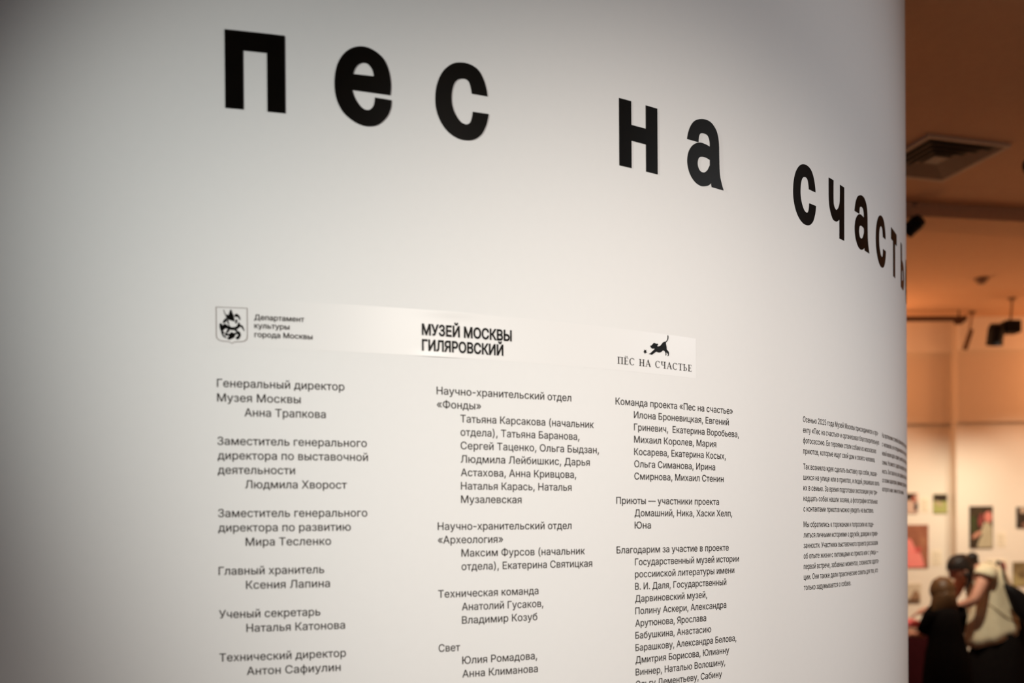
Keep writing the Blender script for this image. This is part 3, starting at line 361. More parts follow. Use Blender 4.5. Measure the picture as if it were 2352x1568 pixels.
TITLE_SHAPES = {'е':[[(0.09958,0.05447),(0.09994,0.05734),(0.10028,0.06022),(0.10058,0.06311),(0.10082,0.06603),(0.10098,0.06897),(0.10103,0.07195),(0.10096,0.07496),(0.10077,0.07807),(0.10049,0.08126),(0.10011,0.0845),(0.09963,0.08775),(0.09906,0.09094),(0.0984,0.09405),(0.09764,0.09702),(0.09679,0.0999),(0.09585,0.10273),(0.09481,0.1055),(0.09368,0.10817),(0.09246,0.11072),(0.09114,0.11313),(0.08974,0.11536),(0.08824,0.11742),(0.08663,0.11932),(0.08492,0.12108),(0.08314,0.12271),(0.08128,0.12423),(0.07938,0.12566),(0.07745,0.127),(0.07545,0.12827),(0.07336,0.12945),(0.07122,0.13053),(0.06903,0.1315),(0.06683,0.13237),(0.06464,0.13312),(0.06248,0.13374),(0.06035,0.13424),(0.05821,0.13462),(0.05608,0.1349),(0.05395,0.13505),(0.05182,0.13509),(0.04969,0.13501),(0.04756,0.13482),(0.04542,0.1345),(0.04326,0.13406),(0.0411,0.1335),(0.03895,0.13282),(0.03682,0.13203),(0.03473,0.13114),(0.03268,0.13014),(0.03067,0.12903),(0.02867,0.1278),(0.0267,0.12646),(0.02476,0.12501),(0.02288,0.12347),(0.02106,0.12183),(0.01932,0.1201),(0.01765,0.11826),(0.01602,0.1163),(0.01444,0.11424),(0.01293,0.11209),(0.01151,0.10988),(0.01016,0.10763),(0.00892,0.10536),(0.00777,0.10308),(0.00672,0.10077),(0.00575,0.09841),(0.00486,0.096),(0.00405,0.09351),(0.00331,0.09094),(0.00263,0.08827),(0.00201,0.08547),(0.00146,0.08254),(0.00098,0.07951),(0.00058,0.07642),(0.00024,0.07333),(-1e-05,0.07025),(-0.00018,0.06724),(-0.00027,0.06425),(-0.00027,0.06123),(-0.0002,0.05822),(-6e-05,0.05523),(0.00017,0.0523),(0.00046,0.04944),(0.00082,0.04669),(0.00125,0.04404),(0.00174,0.04148),(0.0023,0.03899),(0.00294,0.03656),(0.00366,0.03418),(0.00446,0.03183),(0.00536,0.02951),(0.00635,0.02719),(0.00745,0.02488),(0.00863,0.0226),(0.00989,0.02037),(0.01121,0.01823),(0.0126,0.01619),(0.01403,0.01428),(0.01553,0.01251),(0.01711,0.01085),(0.01875,0.0093),(0.02045,0.00783),(0.02218,0.00644),(0.02395,0.00511),(0.02573,0.00382),(0.02755,0.00257),(0.02944,0.00138),(0.03137,0.00024),(0.03332,-0.00082),(0.03525,-0.00181),(0.03715,-0.0027),(0.03899,-0.0035),(0.04076,-0.00418),(0.04248,-0.00477),(0.04417,-0.00527),(0.04584,-0.00568),(0.0475,-0.00603),(0.04917,-0.0063),(0.05086,-0.00653),(0.05257,-0.00669),(0.05427,-0.00678),(0.05598,-0.00681),(0.05769,-0.00677),(0.0594,-0.00666),(0.06111,-0.00649),(0.06283,-0.00625),(0.06455,-0.00597),(0.0663,-0.00564),(0.06806,-0.00524),(0.0698,-0.00478),(0.07153,-0.00423),(0.07323,-0.00357),(0.07487,-0.00281),(0.07648,-0.00193),(0.07806,-0.00094),(0.07961,0.00014),(0.08113,0.00132),(0.08262,0.00257),(0.08408,0.0039),(0.08551,0.00529),(0.08693,0.00675),(0.08835,0.00831),(0.08975,0.00995),(0.0911,0.01166),(0.09239,0.01341),(0.0936,0.01519),(0.09471,0.01699),(0.09571,0.01881),(0.09664,0.02067),(0.0975,0.02256),(0.09827,0.02449),(0.09897,0.02645),(0.0996,0.02846),(0.10014,0.03049),(0.10059,0.03257),(0.10094,0.0347),(0.10121,0.03687),(0.10141,0.03906),(0.10157,0.04128),(0.10169,0.04352),(0.10179,0.04576),(0.07152,0.04658),(0.07142,0.04502),(0.07132,0.04347),(0.0712,0.04194),(0.07105,0.04045),(0.07087,0.03899),(0.07065,0.03759),(0.07038,0.03626),(0.07007,0.03498),(0.06972,0.03375),(0.06934,0.03257),(0.06891,0.03144),(0.06844,0.03037),(0.06791,0.02935),(0.06731,0.02838),(0.06665,0.02746),(0.06592,0.02656),(0.06513,0.02572),(0.06429,0.02494),(0.06341,0.02424),(0.0625,0.02364),(0.06157,0.02316),(0.06059,0.02278),(0.05956,0.0225),(0.05848,0.02231),(0.05738,0.02222),(0.05627,0.02221),(0.05517,0.02231),(0.05409,0.0225),(0.05302,0.02278),(0.05196,0.02316),(0.0509,0.02363),(0.04984,0.02419),(0.04878,0.02485),(0.04772,0.02561),(0.04667,0.02647),(0.04559,0.02746),(0.04449,0.02859),(0.04339,0.02983),(0.0423,0.03114),(0.04124,0.0325),(0.04024,0.03387),(0.03931,0.03521),(0.03844,0.03655),(0.03762,0.03792),(0.03684,0.03932),(0.03611,0.04073),(0.03543,0.04215),(0.03479,0.04356),(0.0342,0.04496),(0.03366,0.04635),(0.03318,0.04774),(0.03275,0.04913),(0.03236,0.05052),(0.032,0.05191),(0.03165,0.0533),(0.03132,0.05469)],[(0.03304,0.08342),(0.0335,0.0851),(0.03398,0.08676),(0.03447,0.0884),(0.03499,0.08999),(0.03555,0.09152),(0.03616,0.09297),(0.03683,0.09434),(0.03755,0.09562),(0.03832,0.09683),(0.03913,0.09797),(0.03999,0.09905),(0.04089,0.10005),(0.04184,0.10099),(0.04283,0.10186),(0.04388,0.10267),(0.04501,0.10344),(0.04619,0.10414),(0.04741,0.10476),(0.04863,0.10529),(0.04985,0.1057),(0.05105,0.10599),(0.05223,0.10616),(0.05343,0.10622),(0.05464,0.10618),(0.05584,0.10603),(0.05702,0.10577),(0.05816,0.1054),(0.05925,0.10492),(0.06032,0.10428),(0.06138,0.10347),(0.06242,0.10254),(0.06341,0.10153),(0.06434,0.10047),(0.06519,0.09942),(0.06594,0.09841),(0.06657,0.09743),(0.0671,0.09644),(0.06755,0.09543),(0.06794,0.09441),(0.06828,0.09339),(0.06859,0.09237),(0.06888,0.09136),(0.06915,0.09036),(0.06936,0.08935),(0.06954,0.08835),(0.06969,0.08735),(0.06982,0.08635),(0.06992,0.08535),(0.07002,0.08435)]],'с':[[(0.10071,0.08137),(0.10058,0.08289),(0.10044,0.08442),(0.10027,0.08598),(0.10007,0.08758),(0.09982,0.08924),(0.09951,0.09098),(0.09912,0.09281),(0.09867,0.09475),(0.09816,0.09681),(0.09759,0.09895),(0.09696,0.10114),(0.09628,0.10334),(0.09553,0.10552),(0.09472,0.10764),(0.09384,0.10975),(0.0929,0.1119),(0.09189,0.11406),(0.09083,0.11618),(0.08971,0.11822),(0.08854,0.12014),(0.08733,0.1219),(0.08609,0.12351),(0.08483,0.12501),(0.08353,0.1264),(0.08216,0.12769),(0.0807,0.12889),(0.07914,0.12999),(0.07744,0.13102),(0.0756,0.13196),(0.07362,0.13282),(0.07153,0.13359),(0.06936,0.13427),(0.06713,0.13485),(0.06489,0.13531),(0.06265,0.13566),(0.06038,0.1359),(0.05804,0.13601),(0.05566,0.13602),(0.05327,0.13593),(0.0509,0.13574),(0.04857,0.13546),(0.04631,0.1351),(0.04413,0.13466),(0.04201,0.13417),(0.03993,0.13359),(0.03787,0.1329),(0.03582,0.13208),(0.03377,0.1311),(0.03169,0.12994),(0.02957,0.12857),(0.02739,0.12699),(0.02519,0.12526),(0.02303,0.12341),(0.02093,0.12147),(0.01896,0.11948),(0.01713,0.11748),(0.01546,0.11548),(0.01391,0.11342),(0.01247,0.11131),(0.01111,0.10913),(0.00983,0.10687),(0.0086,0.10453),(0.00743,0.1021),(0.00629,0.09954),(0.00521,0.09687),(0.00419,0.0941),(0.00324,0.09128),(0.00237,0.08841),(0.00159,0.08554),(0.00091,0.0827),(0.00034,0.07983),(-0.00014,0.07692),(-0.00052,0.07398),(-0.00082,0.07104),(-0.00105,0.06813),(-0.00121,0.06527),(-0.00132,0.06248),(-0.00137,0.05977),(-0.00136,0.05712),(-0.00129,0.05452),(-0.00115,0.05195),(-0.00092,0.0494),(-0.00061,0.04685),(-0.00019,0.04431),(0.00032,0.04175),(0.00092,0.03919),(0.00162,0.03664),(0.0024,0.0341),(0.00326,0.0316),(0.0042,0.02915),(0.00523,0.02676),(0.00634,0.0244),(0.00754,0.02206),(0.00882,0.01976),(0.01018,0.01751),(0.01162,0.01534),(0.01312,0.01326),(0.01467,0.01129),(0.01631,0.00942),(0.01802,0.00763),(0.01981,0.00593),(0.02166,0.00432),(0.02356,0.00281),(0.02548,0.00139),(0.02742,8e-05),(0.02942,-0.00113),(0.03148,-0.00224),(0.03359,-0.00326),(0.03572,-0.00418),(0.03784,-0.00499),(0.03991,-0.00569),(0.04192,-0.00629),(0.04386,-0.00676),(0.04575,-0.0071),(0.0476,-0.00733),(0.04944,-0.00746),(0.05126,-0.00752),(0.05309,-0.00752),(0.05495,-0.00748),(0.05683,-0.0074),(0.05874,-0.00726),(0.06065,-0.00706),(0.06256,-0.0068),(0.06444,-0.00646),(0.06629,-0.00604),(0.06809,-0.00554),(0.06985,-0.00497),(0.07157,-0.00434),(0.07326,-0.00363),(0.07492,-0.00284),(0.07654,-0.00196),(0.07814,-0.00099),(0.0797,8e-05),(0.08124,0.00124),(0.08276,0.00249),(0.08425,0.00382),(0.0857,0.00526),(0.08711,0.00679),(0.08847,0.00843),(0.08976,0.01018),(0.09102,0.01212),(0.09225,0.01426),(0.09343,0.01654),(0.09455,0.01887),(0.0956,0.02118),(0.09656,0.02339),(0.09741,0.02541),(0.09813,0.02725),(0.09874,0.02896),(0.09925,0.03059),(0.09969,0.03216),(0.10009,0.03371),(0.10047,0.03528),(0.10085,0.03689),(0.10123,0.03854),(0.10157,0.04019),(0.10188,0.04185),(0.10217,0.04351),(0.10245,0.04516),(0.10271,0.04682),(0.10296,0.04848),(0.07099,0.04765),(0.07088,0.0463),(0.07076,0.04496),(0.07062,0.0436),(0.07046,0.04225),(0.07027,0.04089),(0.07004,0.03952),(0.06976,0.03815),(0.06944,0.03672),(0.06908,0.03524),(0.06869,0.03373),(0.06825,0.03225),(0.06778,0.03083),(0.06727,0.02952),(0.06672,0.02837),(0.06612,0.02736),(0.06548,0.02645),(0.06481,0.02563),(0.06409,0.02491),(0.06334,0.02428),(0.06256,0.02373),(0.06175,0.02326),(0.06091,0.02286),(0.06003,0.02255),(0.05913,0.02233),(0.05819,0.02218),(0.05722,0.02212),(0.05622,0.02215),(0.05519,0.02225),(0.0541,0.02243),(0.05295,0.02269),(0.05176,0.02302),(0.05056,0.02345),(0.04936,0.02397),(0.04818,0.0246),(0.04706,0.02534),(0.04596,0.02622),(0.04487,0.02725),(0.0438,0.02839),(0.04275,0.02961),(0.04173,0.03088),(0.04075,0.03219),(0.03981,0.03349),(0.03891,0.0348),(0.03803,0.03614),(0.03719,0.03752),(0.03638,0.03894),(0.03562,0.04039),(0.0349,0.04188),(0.03423,0.04341),(0.0336,0.04499),(0.03301,0.04663),(0.03246,0.04831),(0.03196,0.05002),(0.03151,0.05174),(0.03111,0.05347),(0.03077,0.05519),(0.03049,0.05689),(0.03027,0.05858),(0.0301,0.06028),(0.02998,0.06199),(0.02991,0.06373),(0.02988,0.06551),(0.0299,0.06736),(0.02996,0.06928),(0.03006,0.07127),(0.0302,0.07331),(0.03039,0.07537),(0.03064,0.07743),(0.03094,0.07945),(0.0313,0.08142),(0.03173,0.08338),(0.03222,0.08536),(0.03276,0.08733),(0.03336,0.08925),(0.03401,0.09109),(0.0347,0.09283),(0.03545,0.09441),(0.03623,0.09586),(0.03707,0.0972),(0.03795,0.09843),(0.03889,0.09957),(0.03987,0.10062),(0.04091,0.10157),(0.04199,0.10243),(0.04315,0.10321),(0.0444,0.10388),(0.04571,0.10445),(0.04704,0.10494),(0.04839,0.10535),(0.0497,0.10568),(0.05096,0.10596),(0.05219,0.10617),(0.05343,0.10632),(0.05465,0.1064),(0.05585,0.10639),(0.057,0.1063),(0.0581,0.10611),(0.05913,0.1058),(0.0601,0.1054),(0.06101,0.1049),(0.06188,0.10432),(0.0627,0.10363),(0.06346,0.10283),(0.06417,0.10192),(0.06483,0.10089),(0.06544,0.0997),(0.06598,0.09832),(0.06647,0.09681),(0.06691,0.09522),(0.06732,0.09362),(0.06769,0.09206),(0.06804,0.09059),(0.06836,0.0892),(0.06863,0.08784),(0.06887,0.08649),(0.06908,0.08517),(0.06927,0.08385),(0.06945,0.08255),(0.06961,0.08124)]],'а':[[(-0.00078,0.09127),(-0.00035,0.09351),(0.0001,0.09576),(0.00058,0.098),(0.0011,0.10024),(0.00169,0.10248),(0.00236,0.10472),(0.00312,0.10694),(0.00396,0.10919),(0.00487,0.11146),(0.00585,0.11373),(0.00691,0.11599),(0.00805,0.1182),(0.00928,0.12035),(0.0106,0.12242),(0.01201,0.12442),(0.01349,0.1264),(0.01506,0.12833),(0.01673,0.1302),(0.01849,0.13196),(0.02037,0.13362),(0.02238,0.13514),(0.02455,0.13653),(0.02689,0.13781),(0.02937,0.13899),(0.03193,0.14006),(0.03453,0.14103),(0.03711,0.14189),(0.03964,0.14265),(0.04215,0.14331),(0.04468,0.14386),(0.04723,0.14432),(0.04977,0.14466),(0.05228,0.1449),(0.05475,0.14502),(0.05715,0.14502),(0.05949,0.14493),(0.06179,0.14473),(0.06406,0.14443),(0.06627,0.14401),(0.06845,0.14344),(0.07059,0.14271),(0.07268,0.14181),(0.07477,0.14069),(0.07686,0.13937),(0.07893,0.13789),(0.08093,0.13627),(0.08282,0.13456),(0.08456,0.1328),(0.08611,0.13102),(0.08746,0.12921),(0.08864,0.12732),(0.08967,0.12537),(0.09059,0.12335),(0.0914,0.12128),(0.09213,0.11915),(0.09282,0.11698),(0.09342,0.1148),(0.09392,0.11262),(0.09433,0.1104),(0.09467,0.1081),(0.09495,0.10568),(0.09519,0.10312),(0.09542,0.10037),(0.09559,0.09745),(0.0957,0.0944),(0.09575,0.09122),(0.09578,0.0879),(0.09579,0.08442),(0.09583,0.08078),(0.0959,0.07697),(0.09599,0.07279),(0.09608,0.06817),(0.09618,0.06333),(0.09628,0.05846),(0.09641,0.05378),(0.09657,0.0495),(0.09677,0.04581),(0.09697,0.0431),(0.0972,0.04068),(0.09746,0.03849),(0.09775,0.03646),(0.0981,0.03451),(0.09849,0.03258),(0.09893,0.0306),(0.09944,0.0286),(0.10001,0.02668),(0.10063,0.02479),(0.1013,0.02294),(0.10199,0.02111),(0.1027,0.01927),(0.10343,0.01741),(0.10417,0.01555),(0.10494,0.01369),(0.10575,0.01184),(0.10657,0.00999),(0.1074,0.00814),(0.10825,0.00629),(0.10911,0.00444),(0.07192,0.00418),(0.07043,0.01244),(0.0695,0.01143),(0.06854,0.01043),(0.06754,0.00945),(0.06647,0.00849),(0.0653,0.00757),(0.06401,0.00669),(0.06258,0.00585),(0.06096,0.00505),(0.05917,0.00426),(0.05725,0.0035),(0.05526,0.0028),(0.05324,0.00216),(0.05124,0.00161),(0.04931,0.00115),(0.04745,0.00077),(0.04562,0.00044),(0.0438,0.00018),(0.04197,1e-05),(0.04011,-5e-05),(0.03821,1e-05),(0.03625,0.00022),(0.03418,0.00057),(0.03203,0.00104),(0.02983,0.00162),(0.02761,0.00233),(0.02542,0.00316),(0.02329,0.00412),(0.02126,0.00522),(0.01929,0.00646),(0.01733,0.00786),(0.0154,0.00939),(0.01355,0.01103),(0.01178,0.01277),(0.01014,0.01459),(0.00864,0.01646),(0.00729,0.01843),(0.00604,0.02051),(0.0049,0.02269),(0.00387,0.02493),(0.00295,0.02721),(0.00214,0.02951),(0.00143,0.03179),(0.00082,0.03406),(0.00031,0.03635),(-0.0001,0.03866),(-0.0004,0.041),(-0.00057,0.04336),(-0.00062,0.04575),(-0.00052,0.04816),(-0.00028,0.05066),(0.00011,0.05325),(0.00062,0.05588),(0.00126,0.05851),(0.00201,0.06108),(0.00287,0.06355),(0.00381,0.06588),(0.00488,0.06807),(0.00607,0.07019),(0.00738,0.07222),(0.00879,0.07417),(0.01027,0.07602),(0.01182,0.07778),(0.0134,0.07944),(0.01506,0.08101),(0.01683,0.0825),(0.01867,0.08389),(0.02056,0.08519),(0.02247,0.08639),(0.02438,0.08747),(0.02625,0.08844),(0.02809,0.08928),(0.02994,0.08999),(0.03179,0.09059),(0.03364,0.09109),(0.03549,0.0915),(0.03735,0.09185),(0.0392,0.09213),(0.04105,0.09233),(0.04288,0.09244),(0.0447,0.09246),(0.04654,0.09241),(0.04841,0.09231),(0.05032,0.09217),(0.05229,0.09201),(0.05432,0.0918),(0.05641,0.09153),(0.05853,0.09122),(0.06069,0.09087),(0.06288,0.09049),(0.06509,0.09009),(0.06731,0.08968),(0.06732,0.09119),(0.06732,0.09268),(0.0673,0.09417),(0.06724,0.09565),(0.06713,0.09711),(0.06697,0.09855),(0.06673,0.09996),(0.06643,0.10139),(0.06609,0.10284),(0.0657,0.10428),(0.06525,0.10568),(0.06473,0.10701),(0.06414,0.10823),(0.06348,0.10931),(0.06276,0.11026),(0.062,0.11112),(0.06117,0.11189),(0.06027,0.11256),(0.05927,0.11313),(0.05814,0.1136),(0.05688,0.11397),(0.0554,0.11423),(0.0537,0.11437),(0.05185,0.11441),(0.04996,0.11436),(0.0481,0.11423),(0.04636,0.11404),(0.04482,0.11379),(0.04347,0.11348),(0.0422,0.1131),(0.04102,0.11265),(0.03993,0.11213),(0.03893,0.11154),(0.03802,0.11088),(0.03719,0.11016),(0.03648,0.10938),(0.03588,0.10855),(0.03538,0.10764),(0.03496,0.10667),(0.03458,0.10561),(0.03423,0.10447),(0.03389,0.10324),(0.03357,0.10187),(0.03329,0.10037),(0.03304,0.09877),(0.03283,0.0971),(0.03264,0.09536),(0.03246,0.09359),(0.03229,0.0918)],[(0.06706,0.06149),(0.0652,0.06193),(0.06334,0.06236),(0.06149,0.06275),(0.05966,0.06311),(0.05783,0.06341),(0.05603,0.06365),(0.05424,0.0638),(0.05245,0.06388),(0.05065,0.06391),(0.04885,0.06388),(0.04709,0.06378),(0.04538,0.0636),(0.04374,0.06335),(0.04221,0.06302),(0.04075,0.06262),(0.03934,0.06216),(0.038,0.06164),(0.03673,0.06103),(0.03555,0.06031),(0.03447,0.05948),(0.03351,0.05851),(0.03265,0.05736),(0.03187,0.05604),(0.03119,0.05459),(0.03061,0.05306),(0.03013,0.05149),(0.02978,0.04993),(0.02955,0.04842),(0.02945,0.04692),(0.02947,0.04537),(0.02961,0.04381),(0.02985,0.04225),(0.0302,0.04075),(0.03065,0.03932),(0.03118,0.038),(0.03181,0.03675),(0.03256,0.03554),(0.03342,0.03438),(0.03436,0.03331),(0.03538,0.03235),(0.03646,0.03153),(0.03759,0.03087),(0.03881,0.03037),(0.04013,0.03001),(0.04154,0.02977),(0.04299,0.02967),(0.04447,0.0297),(0.04594,0.02985),(0.04737,0.03014),(0.04881,0.03058),(0.05029,0.03118),(0.05179,0.03193),(0.05326,0.03278),(0.05469,0.03373),(0.05605,0.03474),(0.0573,0.03579),(0.05847,0.03695),(0.05957,0.03827),(0.06061,0.03969),(0.06158,0.04113),(0.06247,0.04254),(0.06329,0.04384),(0.06403,0.04498),(0.06463,0.04592),(0.06515,0.04677),(0.06561,0.04757),(0.06601,0.0483),(0.06636,0.049),(0.06667,0.04965),(0.06696,0.05028)]],'ч':[[(-1e-05,0.13535),(0.02574,0.13512),(0.02555,0.12729),(0.02537,0.1196),(0.02522,0.11219),(0.02511,0.10519),(0.02506,0.09876),(0.02508,0.09302),(0.02517,0.08811),(0.02527,0.08533),(0.02538,0.08281),(0.02557,0.08051),(0.02585,0.0784),(0.02628,0.07646),(0.02689,0.07465),(0.02773,0.07295),(0.02883,0.07131),(0.0302,0.06972),(0.03175,0.06825),(0.03344,0.06698),(0.0352,0.06595),(0.03697,0.06524),(0.03869,0.06491),(0.04043,0.06501),(0.04228,0.06551),(0.04418,0.06633),(0.04607,0.0674),(0.0479,0.06864),(0.04961,0.06999),(0.05114,0.07136),(0.0527,0.07296),(0.05423,0.07473),(0.05571,0.07667),(0.0571,0.07877),(0.05838,0.08102),(0.05951,0.08341),(0.06047,0.08592),(0.06121,0.08859),(0.06176,0.09143),(0.06216,0.09441),(0.06245,0.09752),(0.06267,0.10074),(0.06285,0.10406),(0.06304,0.10745),(0.06321,0.11094),(0.06333,0.11456),(0.0634,0.11829),(0.06342,0.1221),(0.06342,0.12597),(0.0634,0.12988),(0.06337,0.13382),(0.0887,0.13336),(0.08697,-0.00225),(0.05879,-0.00284),(0.05939,0.04565),(0.05811,0.04471),(0.05682,0.04378),(0.05553,0.04286),(0.05422,0.04197),(0.0529,0.04112),(0.05155,0.04031),(0.05018,0.03956),(0.04883,0.03881),(0.04752,0.03806),(0.0462,0.03733),(0.04483,0.03667),(0.04337,0.03611),(0.04178,0.0357),(0.04,0.03546),(0.03774,0.03533),(0.03513,0.03524),(0.03232,0.03526),(0.02944,0.03545),(0.02665,0.03585),(0.02407,0.03654),(0.02184,0.03755),(0.01954,0.03915),(0.01726,0.04115),(0.01506,0.04347),(0.01295,0.04606),(0.01097,0.04884),(0.00915,0.05176),(0.00752,0.05475),(0.00606,0.05773),(0.00474,0.06075),(0.00355,0.06389),(0.00252,0.06725),(0.00165,0.07092),(0.00093,0.07499),(0.0004,0.07956),(-4e-05,0.08577),(-0.0003,0.09279),(-0.00042,0.10048),(-0.00042,0.10872),(-0.00033,0.11737),(-0.00018,0.12629)]],'п':[[(0.0,0.0),(0.0305,0.0),(0.0305,0.10189),(0.07067,0.10189),(0.07067,0.0),(0.10117,0.0),(0.10117,0.13539),(0.0,0.13539)]],'н':[[(0.0,0.0),(0.0305,0.0),(0.0305,0.0555),(0.06794,0.0555),(0.06794,0.0),(0.09844,0.0),(0.09844,0.13539),(0.06794,0.13539),(0.06794,0.0875),(0.0305,0.0875),(0.0305,0.13539),(0.0,0.13539)]],'т':[[(0.02844,0.0),(0.05894,0.0),(0.05894,0.10189),(0.08738,0.10189),(0.08738,0.13539),(0.0,0.13539),(0.0,0.10189),(0.02844,0.10189)]],'ь':[[(0.0,0.0),(0.04625,0.0),(0.05654,0.0011),(0.06632,0.00436),(0.07509,0.0096),(0.08241,0.01657),(0.08792,0.02491),(0.09135,0.03421),(0.09251,0.044),(0.09135,0.05379),(0.08792,0.06309),(0.08241,0.07143),(0.07509,0.0784),(0.06632,0.08364),(0.05654,0.0869),(0.04625,0.088),(0.0305,0.088),(0.0305,0.13539),(0.0,0.13539)],[(0.0305,0.027),(0.04255,0.027),(0.04695,0.02743),(0.05112,0.02868),(0.05487,0.03071),(0.058,0.0334),(0.06035,0.03662),(0.06181,0.04022),(0.06231,0.044),(0.06181,0.04778),(0.06035,0.05138),(0.058,0.0546),(0.05487,0.05729),(0.05112,0.05932),(0.04695,0.06057),(0.04255,0.061),(0.0305,0.061)]]}
TITLE = [('п', -0.0868), ('е', 0.0999), ('с', 0.2849), ('н', 0.6773), ('а', 0.8593), ('с', 1.2282), ('ч', 1.3985), ('а', 1.5558), ('с', 1.7252), ('т', 1.8959), ('ь', 2.0657), ('е', 2.2262)]
DOG = [(0.80058,0.4023),(0.80114,0.40203),(0.80163,0.4014),(0.80211,0.39985),(0.8024,0.39797),(0.80227,0.3962),(0.80184,0.3944),(0.80107,0.39248),(0.80008,0.39071),(0.79898,0.38938),(0.79782,0.38828),(0.79663,0.38736),(0.7957,0.38646),(0.79536,0.38545),(0.79541,0.38423),(0.79584,0.38245),(0.79643,0.38032),(0.79699,0.37784),(0.79745,0.37541),(0.79749,0.37347),(0.79768,0.37193),(0.79865,0.37095),(0.79991,0.37013),(0.80131,0.36908),(0.80254,0.36787),(0.80317,0.36652),(0.80344,0.36495),(0.80343,0.36288),(0.80314,0.3609),(0.80258,0.35964),(0.8018,0.35877),(0.80076,0.35834),(0.79981,0.35829),(0.79926,0.35864),(0.79916,0.35923),(0.79995,0.35986),(0.80076,0.36068),(0.80071,0.36189),(0.80025,0.36314),(0.79947,0.36417),(0.79855,0.36499),(0.79761,0.36569),(0.79684,0.36583),(0.79659,0.36478),(0.79656,0.3633),(0.79661,0.36197),(0.79653,0.36079),(0.79599,0.36002),(0.79521,0.35957),(0.79415,0.35946),(0.79323,0.35959),(0.7929,0.35986),(0.79298,0.36027),(0.79365,0.36066),(0.7943,0.36129),(0.79428,0.36257),(0.79393,0.36406),(0.79342,0.36544),(0.79264,0.36674),(0.79142,0.36798),(0.79003,0.3689),(0.78873,0.36917),(0.78742,0.36895),(0.78614,0.36822),(0.78479,0.3672),(0.78327,0.36602),(0.78151,0.3649),(0.77928,0.36413),(0.77696,0.36368),(0.77494,0.36368),(0.77308,0.36392),(0.77144,0.36437),(0.76987,0.36462),(0.7683,0.36418),(0.76664,0.36333),(0.76475,0.36209),(0.76278,0.36069),(0.76081,0.35925),(0.75892,0.35806),(0.75729,0.35745),(0.75573,0.35727),(0.75415,0.35763),(0.75257,0.35808),(0.7508,0.35804),(0.7494,0.35799),(0.74898,0.35831),(0.74915,0.35876),(0.75033,0.35914),(0.75194,0.3597),(0.75343,0.36066),(0.75514,0.36197),(0.75734,0.36388),(0.75963,0.36586),(0.76178,0.36742),(0.76348,0.3687),(0.76421,0.36957),(0.76439,0.37027),(0.76388,0.3707),(0.76286,0.37082),(0.76136,0.37042),(0.75966,0.37003),(0.75801,0.3702),(0.75648,0.37072),(0.75521,0.37168),(0.75421,0.37279),(0.75352,0.37376),(0.75321,0.37467),(0.75338,0.37554),(0.75398,0.37623),(0.75518,0.37643),(0.75653,0.37667),(0.75749,0.37752),(0.75846,0.37864),(0.7597,0.38006),(0.76103,0.38137),(0.76231,0.38208),(0.7636,0.38241),(0.76484,0.3824),(0.76616,0.38216),(0.76776,0.38172),(0.76936,0.38138),(0.77073,0.38165),(0.77194,0.38193),(0.77306,0.38175),(0.77388,0.38132),(0.77419,0.38072),(0.77412,0.37995),(0.77363,0.37901),(0.77294,0.37805),(0.77204,0.37717),(0.77164,0.37653),(0.77274,0.3763),(0.77448,0.3764),(0.7764,0.37683),(0.77837,0.37757),(0.78004,0.37856),(0.78164,0.37988),(0.78328,0.38176),(0.78493,0.3837),(0.78661,0.38528),(0.78822,0.38652),(0.78953,0.38718),(0.79084,0.38758),(0.79244,0.38785),(0.79413,0.38831),(0.79589,0.38944),(0.79745,0.39095),(0.79849,0.3927),(0.79919,0.39463),(0.79958,0.39672),(0.79976,0.3987),(0.79975,0.40031),(0.79978,0.40151),(0.8001,0.40206)]
STAR = [(0.73664,0.36671),(0.73901,0.36495),(0.74316,0.36662),(0.74188,0.36344),(0.74462,0.36053),(0.74097,0.36),(0.73906,0.35687),(0.73809,0.35974),(0.7346,0.3614),(0.73711,0.36281)]
